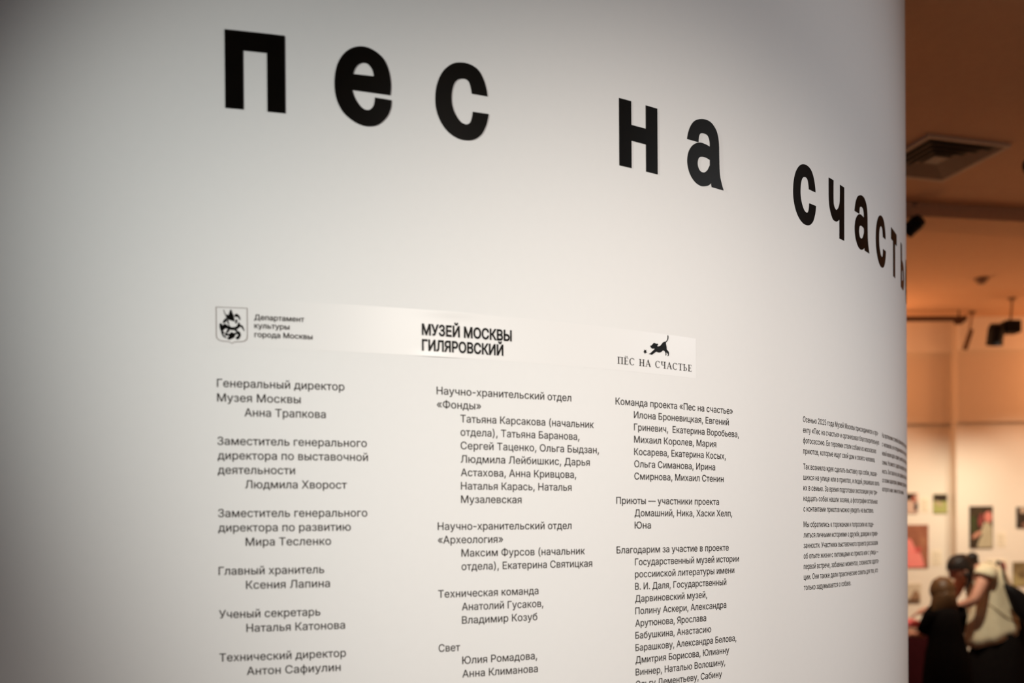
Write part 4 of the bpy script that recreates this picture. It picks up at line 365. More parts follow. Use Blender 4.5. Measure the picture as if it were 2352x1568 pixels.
CREST = {'rider':[[(-0.08118,0.38404),(-0.08022,0.38385),(-0.07925,0.38268),(-0.07872,0.38086),(-0.07818,0.37869),(-0.07717,0.37676),(-0.07614,0.37444),(-0.07537,0.37105),(-0.07481,0.36729),(-0.07443,0.3635),(-0.07446,0.36009),(-0.07509,0.35768),(-0.0763,0.35597),(-0.07827,0.35474),(-0.08047,0.35437),(-0.08255,0.35516),(-0.08419,0.35711),(-0.08464,0.36085),(-0.08496,0.36472),(-0.08624,0.36679),(-0.08769,0.3685),(-0.08906,0.37093),(-0.08987,0.37317),(-0.0894,0.37463),(-0.08819,0.37539),(-0.08628,0.37482),(-0.08446,0.37439),(-0.08379,0.37585),(-0.08346,0.37775),(-0.0829,0.37897),(-0.08233,0.38024),(-0.08181,0.38238)],[(-0.07447,0.3748),(-0.07281,0.37646),(-0.07056,0.37727),(-0.06835,0.37601),(-0.06641,0.3737),(-0.06519,0.37057),(-0.06466,0.3677),(-0.06511,0.36641),(-0.06606,0.3662),(-0.06719,0.36854),(-0.06852,0.37115),(-0.07006,0.37176),(-0.07158,0.37175),(-0.07284,0.37154),(-0.0738,0.37166),(-0.07452,0.37307)],[(-0.0931,0.38311),(-0.09272,0.38344),(-0.09213,0.38315),(-0.08687,0.3679),(-0.08188,0.35259),(-0.08237,0.35202),(-0.08313,0.35225),(-0.08825,0.36767)],[(-0.09187,0.36589),(-0.09057,0.36756),(-0.08936,0.36815),(-0.08819,0.36675),(-0.08773,0.36461),(-0.08895,0.36255),(-0.0908,0.36089),(-0.09288,0.36011),(-0.09427,0.36047),(-0.09344,0.36301)],[(-0.07245,0.36738),(-0.07094,0.36746),(-0.06968,0.36605),(-0.06993,0.36371),(-0.07083,0.36138),(-0.07222,0.36001),(-0.07334,0.36013),(-0.07323,0.36376)]],'horse':[[(-0.0994,0.35841),(-0.09818,0.35957),(-0.09662,0.35952),(-0.0954,0.35772),(-0.09417,0.35616),(-0.09284,0.35752),(-0.09137,0.35914),(-0.08972,0.35891),(-0.08779,0.35784),(-0.08534,0.35586),(-0.08256,0.354),(-0.07945,0.35347),(-0.07632,0.35366),(-0.07337,0.35425),(-0.07088,0.35561),(-0.06939,0.35863),(-0.06833,0.36149),(-0.06738,0.36231),(-0.06638,0.36214),(-0.06564,0.36027),(-0.06474,0.35816),(-0.06313,0.35766),(-0.06141,0.357),(-0.06002,0.35459),(-0.05895,0.35175),(-0.05819,0.34876),(-0.05815,0.347),(-0.05956,0.34882),(-0.06146,0.35165),(-0.06302,0.35372),(-0.06449,0.35499),(-0.06569,0.35446),(-0.06701,0.35316),(-0.06866,0.35172),(-0.07093,0.35041),(-0.07451,0.34982),(-0.07843,0.34954),(-0.082,0.34925),(-0.08509,0.34929),(-0.08717,0.35033),(-0.08881,0.35117),(-0.09052,0.35057),(-0.09201,0.34933),(-0.09338,0.34776),(-0.09398,0.34609),(-0.09237,0.3446),(-0.09096,0.34332),(-0.0924,0.34208),(-0.09457,0.34175),(-0.09604,0.34355),(-0.09729,0.34625),(-0.09839,0.34898),(-0.09918,0.35194),(-0.09958,0.35546)],[(-0.08606,0.34926),(-0.08437,0.34958),(-0.08315,0.34893),(-0.08332,0.34721),(-0.0843,0.34529),(-0.08612,0.34402),(-0.08791,0.34343),(-0.08869,0.34396),(-0.08873,0.34513),(-0.08763,0.34732)],[(-0.07538,0.34995),(-0.07367,0.35074),(-0.07148,0.35068),(-0.07057,0.34909),(-0.06984,0.34727),(-0.06839,0.34663),(-0.06735,0.34621),(-0.06779,0.34528),(-0.06903,0.34471),(-0.07108,0.34533),(-0.07318,0.34657),(-0.07478,0.34833)]],'dragon':[[(-0.09125,0.34143),(-0.08999,0.34275),(-0.08791,0.34343),(-0.0859,0.34239),(-0.08377,0.34156),(-0.08168,0.34337),(-0.07958,0.34517),(-0.07751,0.34435),(-0.07544,0.34331),(-0.07326,0.344),(-0.07125,0.3452),(-0.06978,0.34654),(-0.06845,0.34733),(-0.06682,0.34652),(-0.06541,0.34484),(-0.06451,0.34262),(-0.06434,0.33997),(-0.06545,0.33682),(-0.06718,0.33409),(-0.06921,0.33271),(-0.07108,0.3325),(-0.07237,0.33393),(-0.07272,0.33591),(-0.07099,0.33729),(-0.06908,0.33864),(-0.06876,0.34044),(-0.06933,0.34181),(-0.071,0.34198),(-0.07295,0.34109),(-0.07419,0.33854),(-0.0755,0.3358),(-0.07749,0.33452),(-0.07968,0.33363),(-0.08183,0.33224),(-0.08386,0.33147),(-0.08596,0.33256),(-0.08716,0.33423),(-0.08577,0.33545),(-0.08409,0.33665),(-0.08421,0.33814),(-0.08518,0.3392),(-0.08698,0.33866),(-0.08893,0.3382),(-0.09053,0.33963)],[(-0.09704,0.34411),(-0.09631,0.34368),(-0.09484,0.34203),(-0.09325,0.34033),(-0.09155,0.33854),(-0.08977,0.33704),(-0.08853,0.33577),(-0.08869,0.33459),(-0.08966,0.33415),(-0.09197,0.33543),(-0.09447,0.33772),(-0.09619,0.34127)]]}
COLUMNS = [
  [('Генеральный директор', -0.1045, 0.2495, 0.02766),
   ('Музея Москвы', -0.1045, 0.2245, 0.02846),
   ('Анна Трапкова', -0.059, 0.1995, 0.02743),
   ('Заместитель генерального', -0.1045, 0.1495, 0.0279),
   ('директора по выставочной', -0.1045, 0.1245, 0.0281),
   ('деятельности', -0.1045, 0.0995, 0.02812),
   ('Людмила Хворост', -0.059, 0.0745, 0.02788),
   ('Заместитель генерального', -0.1045, 0.0245, 0.02788),
   ('директора по развитию', -0.1045, -0.0005, 0.02821),
   ('Мира Тесленко', -0.059, -0.0255, 0.02806),
   ('Главный хранитель', -0.1045, -0.0755, 0.02738),
   ('Ксения Лапина', -0.059, -0.1005, 0.02826),
   ('Ученый секретарь', -0.1045, -0.1505, 0.02752),
   ('Наталья Катонова', -0.059, -0.1755, 0.02788),
   ('Технический директор', -0.1045, -0.2255, 0.02777),
   ('Антон Сафиулин', -0.059, -0.2505, 0.02896)],
  [('Научно-хранительский отдел', 0.2819, 0.2495, 0.02776),
   ('«Фонды»', 0.2819, 0.2245, 0.02808),
   ('Татьяна Карсакова (начальник', 0.3274, 0.1995, 0.02691),
   ('отдела), Татьяна Баранова,', 0.3274, 0.1745, 0.02693),
   ('Сергей Таценко, Ольга Быдзан,', 0.3274, 0.1495, 0.02761),
   ('Людмила Лейбишкис, Дарья', 0.3274, 0.1245, 0.02792),
   ('Астахова, Анна Кривцова,', 0.3274, 0.0995, 0.02741),
   ('Наталья Карась, Наталья', 0.3274, 0.0745, 0.02728),
   ('Музалевская', 0.3274, 0.0495, 0.02796),
   ('Научно-хранительский отдел', 0.2819, -0.0005, 0.02761),
   ('«Археология»', 0.2819, -0.0255, 0.02712),
   ('Максим Фурсов (начальник', 0.3274, -0.0505, 0.02754),
   ('отдела), Екатерина Святицкая', 0.3274, -0.0755, 0.02714),
   ('Техническая команда', 0.2819, -0.1255, 0.02719),
   ('Анатолий Гусаков,', 0.3274, -0.1505, 0.02654),
   ('Владимир Козуб', 0.3274, -0.1755, 0.02766),
   ('Свет', 0.2819, -0.2255, 0.02595),
   ('Юлия Ромадова,', 0.3274, -0.2505, 0.02746),
   ('Анна Климанова', 0.3274, -0.2755, 0.0275)],
  [('Команда проекта «Пес на счастье»', 0.6644, 0.2495, 0.02745),
   ('Илона Броневицкая, Евгений', 0.71, 0.2245, 0.0277),
   ('Гриневич,  Екатерина Воробьева,', 0.71, 0.1995, 0.02689),
   ('Михаил Королев, Мария', 0.71, 0.1745, 0.02805),
   ('Косарева, Екатерина Косых,', 0.71, 0.1495, 0.02706),
   ('Ольга Симанова, Ирина', 0.71, 0.1245, 0.02803),
   ('Смирнова, Михаил Стенин', 0.71, 0.0995, 0.02804),
   ('Приюты — участники проекта', 0.6644, 0.0495, 0.0279),
   ('Домашний, Ника, Хаски Хелп,', 0.71, 0.0245, 0.02757),
   ('Юна', 0.71, -0.0005, 0.03003),
   ('Благодарим за участие в проекте', 0.6644, -0.0505, 0.02757),
   ('Государственный музей истории', 0.71, -0.0755, 0.02693),
   ('россииской литературы имени', 0.71, -0.1005, 0.02733),
   ('В. И. Даля, Государственный', 0.71, -0.1255, 0.02648),
   ('Дарвиновский музей,', 0.71, -0.1505, 0.02707),
   ('Полину Аскери, Александра', 0.71, -0.1755, 0.02714),
   ('Арутюнова, Ярослава', 0.71, -0.2005, 0.02662),
   ('Бабушкина, Анастасию', 0.71, -0.2255, 0.0269),
   ('Барашкову, Александра Белова,', 0.71, -0.2505, 0.02658),
   ('Дмитрия Борисова, Юлианну', 0.71, -0.2755, 0.02688),
   ('Виннер, Наталью Волошину,', 0.71, -0.3005, 0.02654),
   ('Ольгу Дементьеву, Сабину', 0.71, -0.3255, 0.02641)],
  [('Осенью 2025 года Музей Москвы присоединился к про-', 1.2651, 0.251, 0.02439),
   ('екту «Пес на счастье» и организовал благотворительную', 1.2651, 0.2258, 0.02446),
   ('фотосессию. Ее героями стали собаки из московских', 1.2651, 0.2006, 0.02471),
   ('приютов, которые ищут свой дом и своего человека.', 1.2651, 0.1754, 0.02448),
   ('Так возникла идея сделать выставку про собак, оказав-', 1.2651, 0.1381, 0.02408),
   ('шихся на улице или в приютах, и людей, решивших взять', 1.2651, 0.1129, 0.02468),
   ('их в семью. За время подготовки экспозиции уже три-', 1.2651, 0.0877, 0.02463),
   ('надцать собак нашли хозяев, а фотографии остальных', 1.2651, 0.0625, 0.02499),
   ('с контактами приютов можно увидеть на выставке.', 1.2651, 0.0373, 0.02423),
   ('Мы обратились к горожанам и попросили их поде-', 1.2651, 0.0, 0.02454),
   ('литься личными историями о дружбе, доверии и привя-', 1.2651, -0.0252, 0.02419),
   ('занности. Участники выставочного проекта рассказали', 1.2651, -0.0504, 0.0245),
   ('об опыте жизни с питомцами из приюта или с улицы —', 1.2651, -0.0756, 0.0248),
   ('первой встрече, забавных моментах, сложностях адапта-', 1.2651, -0.1008, 0.02396),
   ('ции. Они также дали практические советы для тех, кто', 1.2651, -0.126, 0.02477),
   ('только задумывается о собаке.', 1.2651, -0.1512, 0.02362)],
  [('На протяжении столетий собаки верно служили рядом', 1.777, 0.2492, 0.02548),
   ('с человеком, но и сегодня многим из них приходится', 1.777, 0.2241, 0.02607),
   ('новой жизни ждать в приюте, мечтая о большой дружной', 1.777, 0.199, 0.02445),
   ('семье. Но вместе с радостью приходит и ответствен-', 1.777, 0.1739, 0.02622),
   ('ность. Она такая же, как за ребенка: забота о нем,', 1.777, 0.1488, 0.02797),
   ('со своим характером, привычками, страхами и тем, без', 1.777, 0.1237, 0.02514),
   ('которого нам с ним не стать семьей.', 1.777, 0.0986, 0.0272)]]

GL = {}
for ln in GLYPHS.split('\n'):
    if not ln: continue
    ch, adv, body = ln[0], ln[2:].split('|')[0], ln[2:].split('|')[1]
    sp = []
    for s_ in body.split(';'):
        if s_:
            v = [int(t) / 2000 for t in s_.split(',')]
            sp.append([v[i:i + 6] for i in range(0, len(v), 6)])
    GL[ch] = (int(adv) / 2000, sp)


def ink(text):
    x = 0.0; lo = None; hi = 0.0
    for ch in text:
        adv, sp = GL[ch]
        xs = [k[2] for s_ in sp for k in s_]
        if xs:
            if lo is None: lo = x + min(xs)
            hi = x + max(xs)
        x += adv
    return lo, hi


FS = 100.0      # outlines are filled at a larger size, then brought to real size on the wall


def flat_curve(extrude=0.0, offset=0.0, res=3):
    c = bpy.data.curves.new('outline', 'CURVE')
    c.dimensions = '2D'
    c.fill_mode = 'BOTH'
    c.resolution_u = res
    c.extrude = extrude * FS
    c.offset = offset * FS
    return c


GLYPH_FILL = {}


def glyph_fill(ch, offset=0.0):
    """one character as (points, triangles): outlines sampled, grown by offset, filled where the winding number is not zero"""
    if (ch, offset) in GLYPH_FILL: return GLYPH_FILL[(ch, offset)]
    loops = []
    for sp in GL[ch][1]:
        pts = []
        for a, b in zip(sp, sp[1:] + sp[:1]):
            p0, p1, p2, p3 = Vector(a[2:4]), Vector(a[4:6]), Vector(b[0:2]), Vector(b[2:4])
            ch_ = p3 - p0
            if ch_.length < 1e-6: continue
            bent = max(abs(ch_.cross(p1 - p0)), abs(ch_.cross(p2 - p0))) / ch_.length
            n = 1 if bent < 0.0015 else (3 if bent < 0.012 else 5)
            for i in range(n):
                t = i / n
                pts.append(p0 * (1 - t) ** 3 + p1 * 3 * t * (1 - t) ** 2 + p2 * 3 * t * t * (1 - t) + p3 * t ** 3)
        loops.append(pts)
    def area(k): return sum(k[i - 1].cross(k[i]) for i in range(len(k))) / 2
    sign = 1 if max((area(k) for k in loops), key=abs) > 0 else -1
    if offset:
        grown = []
        for k in loops:
            q = []
            for i in range(len(k)):
                e0 = (k[i] - k[i - 1]).normalized(); e1 = (k[(i + 1) % len(k)] - k[i]).normalized()
                n0 = Vector((e0.y, -e0.x)) * sign; n1 = Vector((e1.y, -e1.x)) * sign
                m = n0 + n1
                d_ = max(0.35, m.dot(n1)) if m.length > 1e-6 else 1.0
                q.append(k[i] + m * (offset / d_))
            grown.append(q)
        loops = grown
    vin, ein = [], []
    for k in loops:
        n = len(vin)
        vin += [p * 10 for p in k]
        ein += [(n + i, n + (i + 1) % len(k)) for i in range(len(k))]
    ov, oe, of = mathutils.geometry.delaunay_2d_cdt(vin, ein, [], 0, 1e-5)[:3]
    ov = [Vector(p) / 10 for p in ov]

    def winding(p):
        w_ = 0
        for k in loops:
            for i in range(len(k)):
                a, b = k[i - 1], k[i]
                if (a.y > p.y) != (b.y > p.y) and p.x < (b.x - a.x) * (p.y - a.y) / (b.y - a.y) + a.x: w_ += 1 if b.y > a.y else -1
        return w_

    keep = [f for f in of if winding((ov[f[0]] + ov[f[1]] + ov[f[2]]) / 3)]
    GLYPH_FILL[(ch, offset)] = (ov, [tuple(f) for f in keep])
    return GLYPH_FILL[(ch, offset)]


def text_mesh(name, rows, ky, offset=0.0):
    """flat mesh of several lines; rows: text, u of the first stroke, height, width scale"""
    vs, fs = [], []
    for text, u, z, kx in rows:
        lo, _ = ink(text)
        x = -lo
        for ch in text:
            if GL[ch][1]:
                pv, pf = glyph_fill(ch, offset)
                n = len(vs)
                vs += [(u + (x + p.x) * kx, z + p.y * ky, 0) for p in pv]
                fs += [tuple(n + i for i in f) for f in pf]
            x += GL[ch][0]
    me = bpy.data.meshes.new(name)
    used = sorted({i for f in fs for i in f})
    at = {i: k for k, i in enumerate(used)}
    me.from_pydata([vs[i] for i in used], [], [tuple(at[i] for i in f) for f in fs])
    me.update()
    return me


def add_poly(c, pts):
    s_ = c.splines.new('POLY')
    s_.points.add(len(pts) - 1)
    s_.use_cyclic_u = True
    for p, q in zip(s_.points, pts):
        p.co = (q[0] * FS, q[1] * FS, 0, 1)


def curve_mesh(c):
    o = bpy.data.objects.new('outline', c)
    COL.objects.link(o)
    dg = bpy.context.evaluated_depsgraph_get()
    me = bpy.data.meshes.new_from_object(o.evaluated_get(dg))
    bpy.data.objects.remove(o)
    bpy.data.curves.remove(c)
    me.materials.clear()
    me.transform(Matrix.Scale(1 / FS, 4))
    return me


def wrap(me, off, slices=0.0, bulge=None):
    """bend a flat (u, z, thickness) mesh round the wall"""
    if slices:
        bm = bmesh.new(); bm.from_mesh(me)
        us = [v.co.x for v in bm.verts]
        u = min(us) + slices
        while u < max(us):
            bmesh.ops.bisect_plane(bm, geom=bm.verts[:] + bm.edges[:] + bm.faces[:], plane_co=(u, 0, 0), plane_no=(1, 0, 0))
            u += slices
        bm.to_mesh(me); bm.free()
    for v in me.vertices:
        v.co = on_wall(v.co.x, v.co.y, off + v.co.z + (bulge(v.co.x, v.co.y) if bulge else 0.0))
    # faces must look away from the wall
    flip = 0
    for p in me.polygons:
        c_ = p.center
        if p.normal.x * (c_.x - DX) + p.normal.y * (c_.y - DY) < 0: flip += p.area
        else: flip -= p.area
    if flip > 0: me.flip_normals()
    return me


# ------------------------------------------------------------------ title letters
TZ = 0.7319
ORD = {0: 'first letter of the first title word', 1: 'round middle letter of the first title word', 2: 'last letter of the first title word',
       3: 'first letter of the short middle title word', 4: 'second letter of the short middle title word',
       5: 'first letter of the long last title word', 6: 'second letter of the last title word',
       7: 'third letter of the last title word', 8: 'fourth letter of the last title word, before the T',
       9: 'T shaped fifth letter of the last title word', 10: 'sixth letter of the last title word, stem with low bowl',
       11: 'last letter of the title, half hidden at the wall bend'}
DESC = {'п': 'black gate shaped', 'е': 'black round', 'с': 'black open round', 'н': 'black H shaped', 'а': 'black', 'ч': 'black cup shaped', 'т': 'black', 'ь': 'thin looking black'}
for i, (ch, u) in enumerate(TITLE):
    c = flat_curve(0.0004)
    for poly in TITLE_SHAPES[ch]:
        add_poly(c, [(u + a, TZ + b) for a, b in poly])
    me = wrap(curve_mesh(c), 0.0006, 0.006)
    o = link_mesh('title_letter', me, M_VINYL, None, on_wall(u + 0.05, TZ, 0.0006))
    lab = DESC[ch] + ' letter, ' + ORD[i]
    if i == 11: lab = 'sliver of a black letter, last of the title, half hidden at the wall bend'
    tag(o, lab, 'letter', 'title letters on the curved wall')

# ------------------------------------------------------------------ logo film strip
SU0, SU1, SZ0, SZ1 = -0.1195, 0.8805, 0.3185, 0.4032


def bulge(u, z):
    return (0.0011 * math.exp(-((u - 0.285) / 0.035) ** 2) * math.exp(-((z - SZ0) / 0.008) ** 2)
            + 0.0009 * math.exp(-((u - 0.31) / 0.05) ** 2) * math.exp(-((z - SZ1) / 0.010) ** 2))


strip = empty('logo_strip', on_wall(0.38, SZ0, 0), 'long white adhesive strip with crest and museum names across the curved wall', 'sticker')
bm = bmesh.new()
NU, NZ = 170, 24
vs = [[bm.verts.new(on_wall(SU0 + (SU1 - SU0) * i / NU, SZ0 + (SZ1 - SZ0) * j / NZ, 0.0001 + bulge(SU0 + (SU1 - SU0) * i / NU, SZ0 + (SZ1 - SZ0) * j / NZ))) for j in range(NZ + 1)] for i in range(NU + 1)]
for i in range(NU):
    for j in range(NZ):
        bm.faces.new((vs[i][j], vs[i + 1][j], vs[i + 1][j + 1], vs[i][j + 1]))
me = bpy.data.meshes.new('film')
bm.to_mesh(me); bm.free()
f_ = me.polygons[0]
if f_.normal.x * (f_.center.x - DX) + f_.normal.y * (f_.center.y - DY) < 0: me.flip_normals()
link_mesh('film', me, M_FILM, strip, None, True)

# crest: shield outline with horseman over a dragon
sh = [(-0.1057, 0.388), (-0.0527, 0.388), (-0.0527, 0.3375), (-0.0540, 0.3330), (-0.0580, 0.3296), (-0.0640, 0.3284), (-0.0722, 0.3280), (-0.0766, 0.3268), (-0.0792, 0.3246),
      (-0.0818, 0.3268), (-0.0862, 0.3280), (-0.0944, 0.3284), (-0.1004, 0.3296), (-0.1044, 0.3330), (-0.1057, 0.3375)]
mc = (-0.0792, 0.360)
inner = [(mc[0] + (a - mc[0]) * 0.955, mc[1] + (b - mc[1]) * 0.962) for a, b in sh]
c = flat_curve()
add_poly(c, sh); add_poly(c, inner)
crest = link_mesh('crest_shield', wrap(curve_mesh(c), 0.0006), M_GREYINK, strip)
for nm, key in (('rider', 'rider'), ('horse', 'horse'), ('dragon', 'dragon')):
    c = flat_curve()
    for k, poly in enumerate(CREST[key]):
        add_poly(c, poly)
    me = wrap(curve_mesh(c), 0.00065)
    link_mesh(nm, me, M_VINYL, crest)


def text_part(name, rows, parent, off, ky, mat, offset=0.0):
    me = text_mesh(name, rows, ky, offset)
    return link_mesh(name, wrap(me, off, 0, bulge if parent is strip else None), mat, parent)


def fit_row(t, u0, u1, z):
    lo, hi = ink(t)
    return (t, u0, z, (u1 - u0) / (hi - lo))


text_part('department_text', [fit_row('Департамент', -0.0412, 0.0434, 0.3680), fit_row('культуры', -0.0412, 0.0179, 0.3535), fit_row('города Москвы', -0.0412, 0.0574, 0.3380)], strip, 0.0006, 0.0182, M_INK, 0.008)
text_part('museum_text', [fit_row('МУЗЕЙ МОСКВЫ', 0.2552, 0.4310, 0.3575), fit_row('ГИЛЯРОВСКИЙ', 0.2552, 0.4136, 0.3290)], strip, 0.0006, 0.0385, M_VINYL, 0.024)

# dog logo with its serif caption
dog = empty('dog_logo', on_wall(0.769, 0.33, 0), 'black leaping puppy emblem chasing a star above a thin serif caption', 'logo')
c = flat_curve(); add_poly(c, DOG)
link_mesh('dog_silhouette', wrap(curve_mesh(c), 0.0006), M_VINYL, dog)
c = flat_curve(); add_poly(c, STAR)
link_mesh('star', wrap(curve_mesh(c), 0.0006), M_VINYL, dog)


def rect(x0, x1, y0, y1): return [(x0, y0), (x1, y0), (x1, y1), (x0, y1)]


def ring(cx, cy, rx, ry, tx, ty, a0=0, a1=360, n=28):
    """a stroke following an ellipse, thick at the sides (tx) and thin at top and bottom (ty)"""
    A = [math.radians(a0 + (a1 - a0) * i / n) for i in range(n + 1)]
    return [(cx + rx * math.cos(a), cy + ry * math.sin(a)) for a in A] + [(cx + (rx - tx) * math.cos(a), cy + (ry - ty) * math.sin(a)) for a in reversed(A)]


def stem(x, w=0.13, s=0.09, y0=0.0, y1=1.0, foot=True, head=True):
    """a serif stem as one outline"""
    t = 0.06
    p = [(x - s, 0.0), (x + w + s, 0.0), (x + w + s, t), (x + w, t + 0.02)] if foot else [(x, y0), (x + w, y0)]
    p += [(x + w, y1 - t - 0.02), (x + w + s, y1 - t), (x + w + s, y1), (x - s, y1), (x - s, y1 - t), (x, y1 - t - 0.02)] if head else [(x + w, y1), (x, y1)]
    p += [(x, t + 0.02), (x - s, t)] if foot else []
    return p


def serif(ch):
    if ch == 'П': return 0.78, [stem(0.09), stem(0.55), rect(0.19, 0.55, 0.93, 1.0)]
    if ch == 'Н': return 0.78, [stem(0.09), stem(0.55), rect(0.19, 0.55, 0.46, 0.535)]
    if ch in 'ЕЁ':
        p = [stem(0.09), rect(0.19, 0.56, 0.0, 0.05), [(0.52, 0.05), (0.56, 0.05), (0.60, 0.20), (0.57, 0.20)], rect(0.19, 0.55, 0.95, 1.0), [(0.51, 0.95), (0.55, 0.95), (0.555, 0.80), (0.53, 0.80)], rect(0.19, 0.44, 0.49, 0.54), rect(0.42, 0.45, 0.41, 0.62)]
        if ch == 'Ё':
            for x in (0.20, 0.42): p.append([(x + 0.06 * math.cos(k * PI / 6), 1.16 + 0.06 * math.sin(k * PI / 6)) for k in range(12)])
        return 0.62, p
    if ch == 'С': return 0.74, [ring(0.39, 0.5, 0.37, 0.52, 0.125, 0.065, 42, 318), [(0.64, 0.72), (0.67, 0.72), (0.67, 0.97), (0.655, 0.97)]]
    if ch == 'А':
        return 0.78, [[(0.36, 1.03), (0.42, 1.03), (0.735, 0.04), (0.59, 0.04), (0.355, 0.82), (0.145, 0.04), (0.075, 0.04)], rect(0.19, 0.56, 0.31, 0.36), rect(0.0, 0.22, 0.0, 0.045), rect(0.52, 0.80, 0.0, 0.045)]
    if ch == 'Ч':
        return 0.76, [stem(0.50), stem(0.09, y0=0.60, foot=False), [(0.09, 0.62), (0.11, 0.50), (0.18, 0.43), (0.28, 0.41), (0.40, 0.44), (0.50, 0.50), (0.50, 0.555), (0.40, 0.495), (0.30, 0.47), (0.23, 0.49), (0.195, 0.55), (0.19, 0.62)]]
    if ch == 'Т': return 0.70, [stem(0.29, head=False), rect(0.01, 0.67, 0.95, 1.0), [(0.0, 0.78), (0.03, 0.78), (0.06, 0.95), (0.01, 0.95)], [(0.62, 0.95), (0.67, 0.95), (0.68, 0.78), (0.65, 0.78)]]
    if ch == 'Ь': return 0.64, [stem(0.09), ring(0.24, 0.275, 0.34, 0.275, 0.10, 0.05, -90, 90), rect(0.19, 0.25, 0.5, 0.55), rect(0.19, 0.25, 0.0, 0.05)]
    return 0.42, []


CAP = 'ПЁС НА СЧАСТЬЕ'
tot = sum(serif(ch)[0] + 0.10 for ch in CAP) - 0.10
su, sk, sz, szz = 0.6694, (0.8684 - 0.6694) / tot, 0.3318, 0.0142
bm_all = bmesh.new()
x = 0.0
for ch in CAP:
    adv, polys = serif(ch)
    for pl in polys:                     # each stroke filled on its own so that overlaps do not cancel
        c = flat_curve()
        add_poly(c, [(su + (x + a) * sk, sz + b * szz) for a, b in pl])
        me = wrap(curve_mesh(c), 0.0006)
        bm_all.from_mesh(me)
        bpy.data.meshes.remove(me)
    x += adv + 0.10
me = bpy.data.meshes.new('caption_text')
bm_all.to_mesh(me); bm_all.free()
link_mesh('caption_text', me, M_INK, dog)

# ------------------------------------------------------------------ text columns
LAB = ['column of blurred dark credits under the crest, starting with the general director',
       'column of dark credits under the bold museum name, second from the crest side',
       'sharp column of dark credits under the puppy emblem',
       'tall narrow text in three paragraphs beside the bend of the curved wall',
       'short squeezed paragraph of seven lines at the very bend of the curved wall']
CATS = ['text column'] * 3 + ['text panel'] * 2
for ci, rows in enumerate(COLUMNS):
    z0 = rows[-1][2]
    col = empty('text_column' if ci < 3 else 'text_panel', on_wall(rows[0][1] + 0.12, z0, 0), LAB[ci], CATS[ci], 'texts on the curved wall')
    paras = [[rows[0]]]
    for a, b in zip(rows, rows[1:]):
        if a[2] - b[2] > 0.032: paras.append([])
        paras[-1].append(b)
    for p in paras:
        text_part('paragraph_text', p, col, 0.0003, 0.0275 if ci < 3 else 0.0268, M_INK, 0.006)

# ------------------------------------------------------------------ ceiling fittings
# square diffuser
V = Vector((2.262, 4.955, CEIL))
RZ = Matrix.Rotation(math.radians(15), 3, 'Z')
vent = empty('ceiling_vent', V, 'square louvred air diffuser in the dark ceiling above the hall', 'vent')


def sq_ring(bm, s0, s1, z0, z1, th=0.004):
    """a square collar sloping from half side s0 at height z0 to s1 at z1"""
    def sq(s, z): return [V + RZ @ Vector((sx * s, sy * s, z)) for sx, sy in ((-1, -1), (1, -1), (1, 1), (-1, 1))]
    a, b, c_, d_ = [[bm.verts.new(p) for p in sq(s, z)] for s, z in ((s0, z0), (s1, z1), (s1 - th, z1 + th), (s0 - th, z0 + th))]
    rows = (a, b, c_, d_)
    for r, q in zip(rows, rows[1:] + rows[:1]):
        for i in range(4):
            k = (i + 1) % 4
            bm.faces.new((r[i], r[k], q[k], q[i]))


bm = bmesh.new()
sq_ring(bm, 0.252, 0.248, 0.0, -0.016, 0.004)
sq_ring(bm, 0.248, 0.232, -0.016, -0.012, 0.004)
build('frame', bm, M_VENT, vent)
for s in (0.222, 0.178, 0.134, 0.090):
    bm = bmesh.new()
    sq_ring(bm, s, s - 0.030, -0.014, 0.0 - 0.001, 0.003)
    build('louvre', bm, M_VENTBLADE, vent)
bm = bmesh.new()
rbox(bm, V + Vector((0, 0, -0.010)), (0.09, 0.09, 0.004), RZ)
build('centre_plate', bm, M_VENTBLADE, vent)
bm = bmesh.new()
rbox(bm, V + Vector((0, 0, -0.0015)), (0.41, 0.41, 0.002), RZ)
build('duct_shade', bm, M_VENTDARK, vent)  # flat dark plate painted as the shade inside the opening

# smoke detector
P = Vector((3.716, 7.36, CEIL))
sd = empty('smoke_detector', P, 'small round smoke detector on the ceiling between beam and far wall', 'smoke detector')
bm = bmesh.new(); tube(bm, P, P + Vector((0, 0, -0.018)), 0.055, 0.052, 32)
build('base', bm, M_FITTING, sd)
bm = bmesh.new(); tube(bm, P + Vector((0, 0, -0.018)), P + Vector((0, 0, -0.045)), 0.044, 0.028, 32)
build('sensor_cap', bm, M_FITTING, sd)

# lighting track by the far wall
tr = empty('ceiling_track', (3.2, 8.45, 3.47), 'thin dark lighting track running along the top of the far wall', 'track')
bm = bmesh.new(); box(bm, 2.2, 4.10, 8.43, 8.47, 3.455, 3.495, 0.004)
build('rail', bm, M_TRACK, tr)
bm = bmesh.new(); box(bm, 4.10, 4.125, 8.425, 8.475, 3.45, 3.50, 0.004)
build('end_cap', bm, M_TRACK, tr)
for x in (3.0, 4.06):
    bm = bmesh.new(); tube(bm, (x, 8.45, 3.495), (x, 8.45, CEIL), 0.008, None, 12)
    build('hanger', bm, M_TRACK, tr)
bm = bmesh.new(); box(bm, 4.02, 4.09, 8.43, 8.47, 3.425, 3.455, 0.004)
build('adapter', bm, M_TRACK, tr)


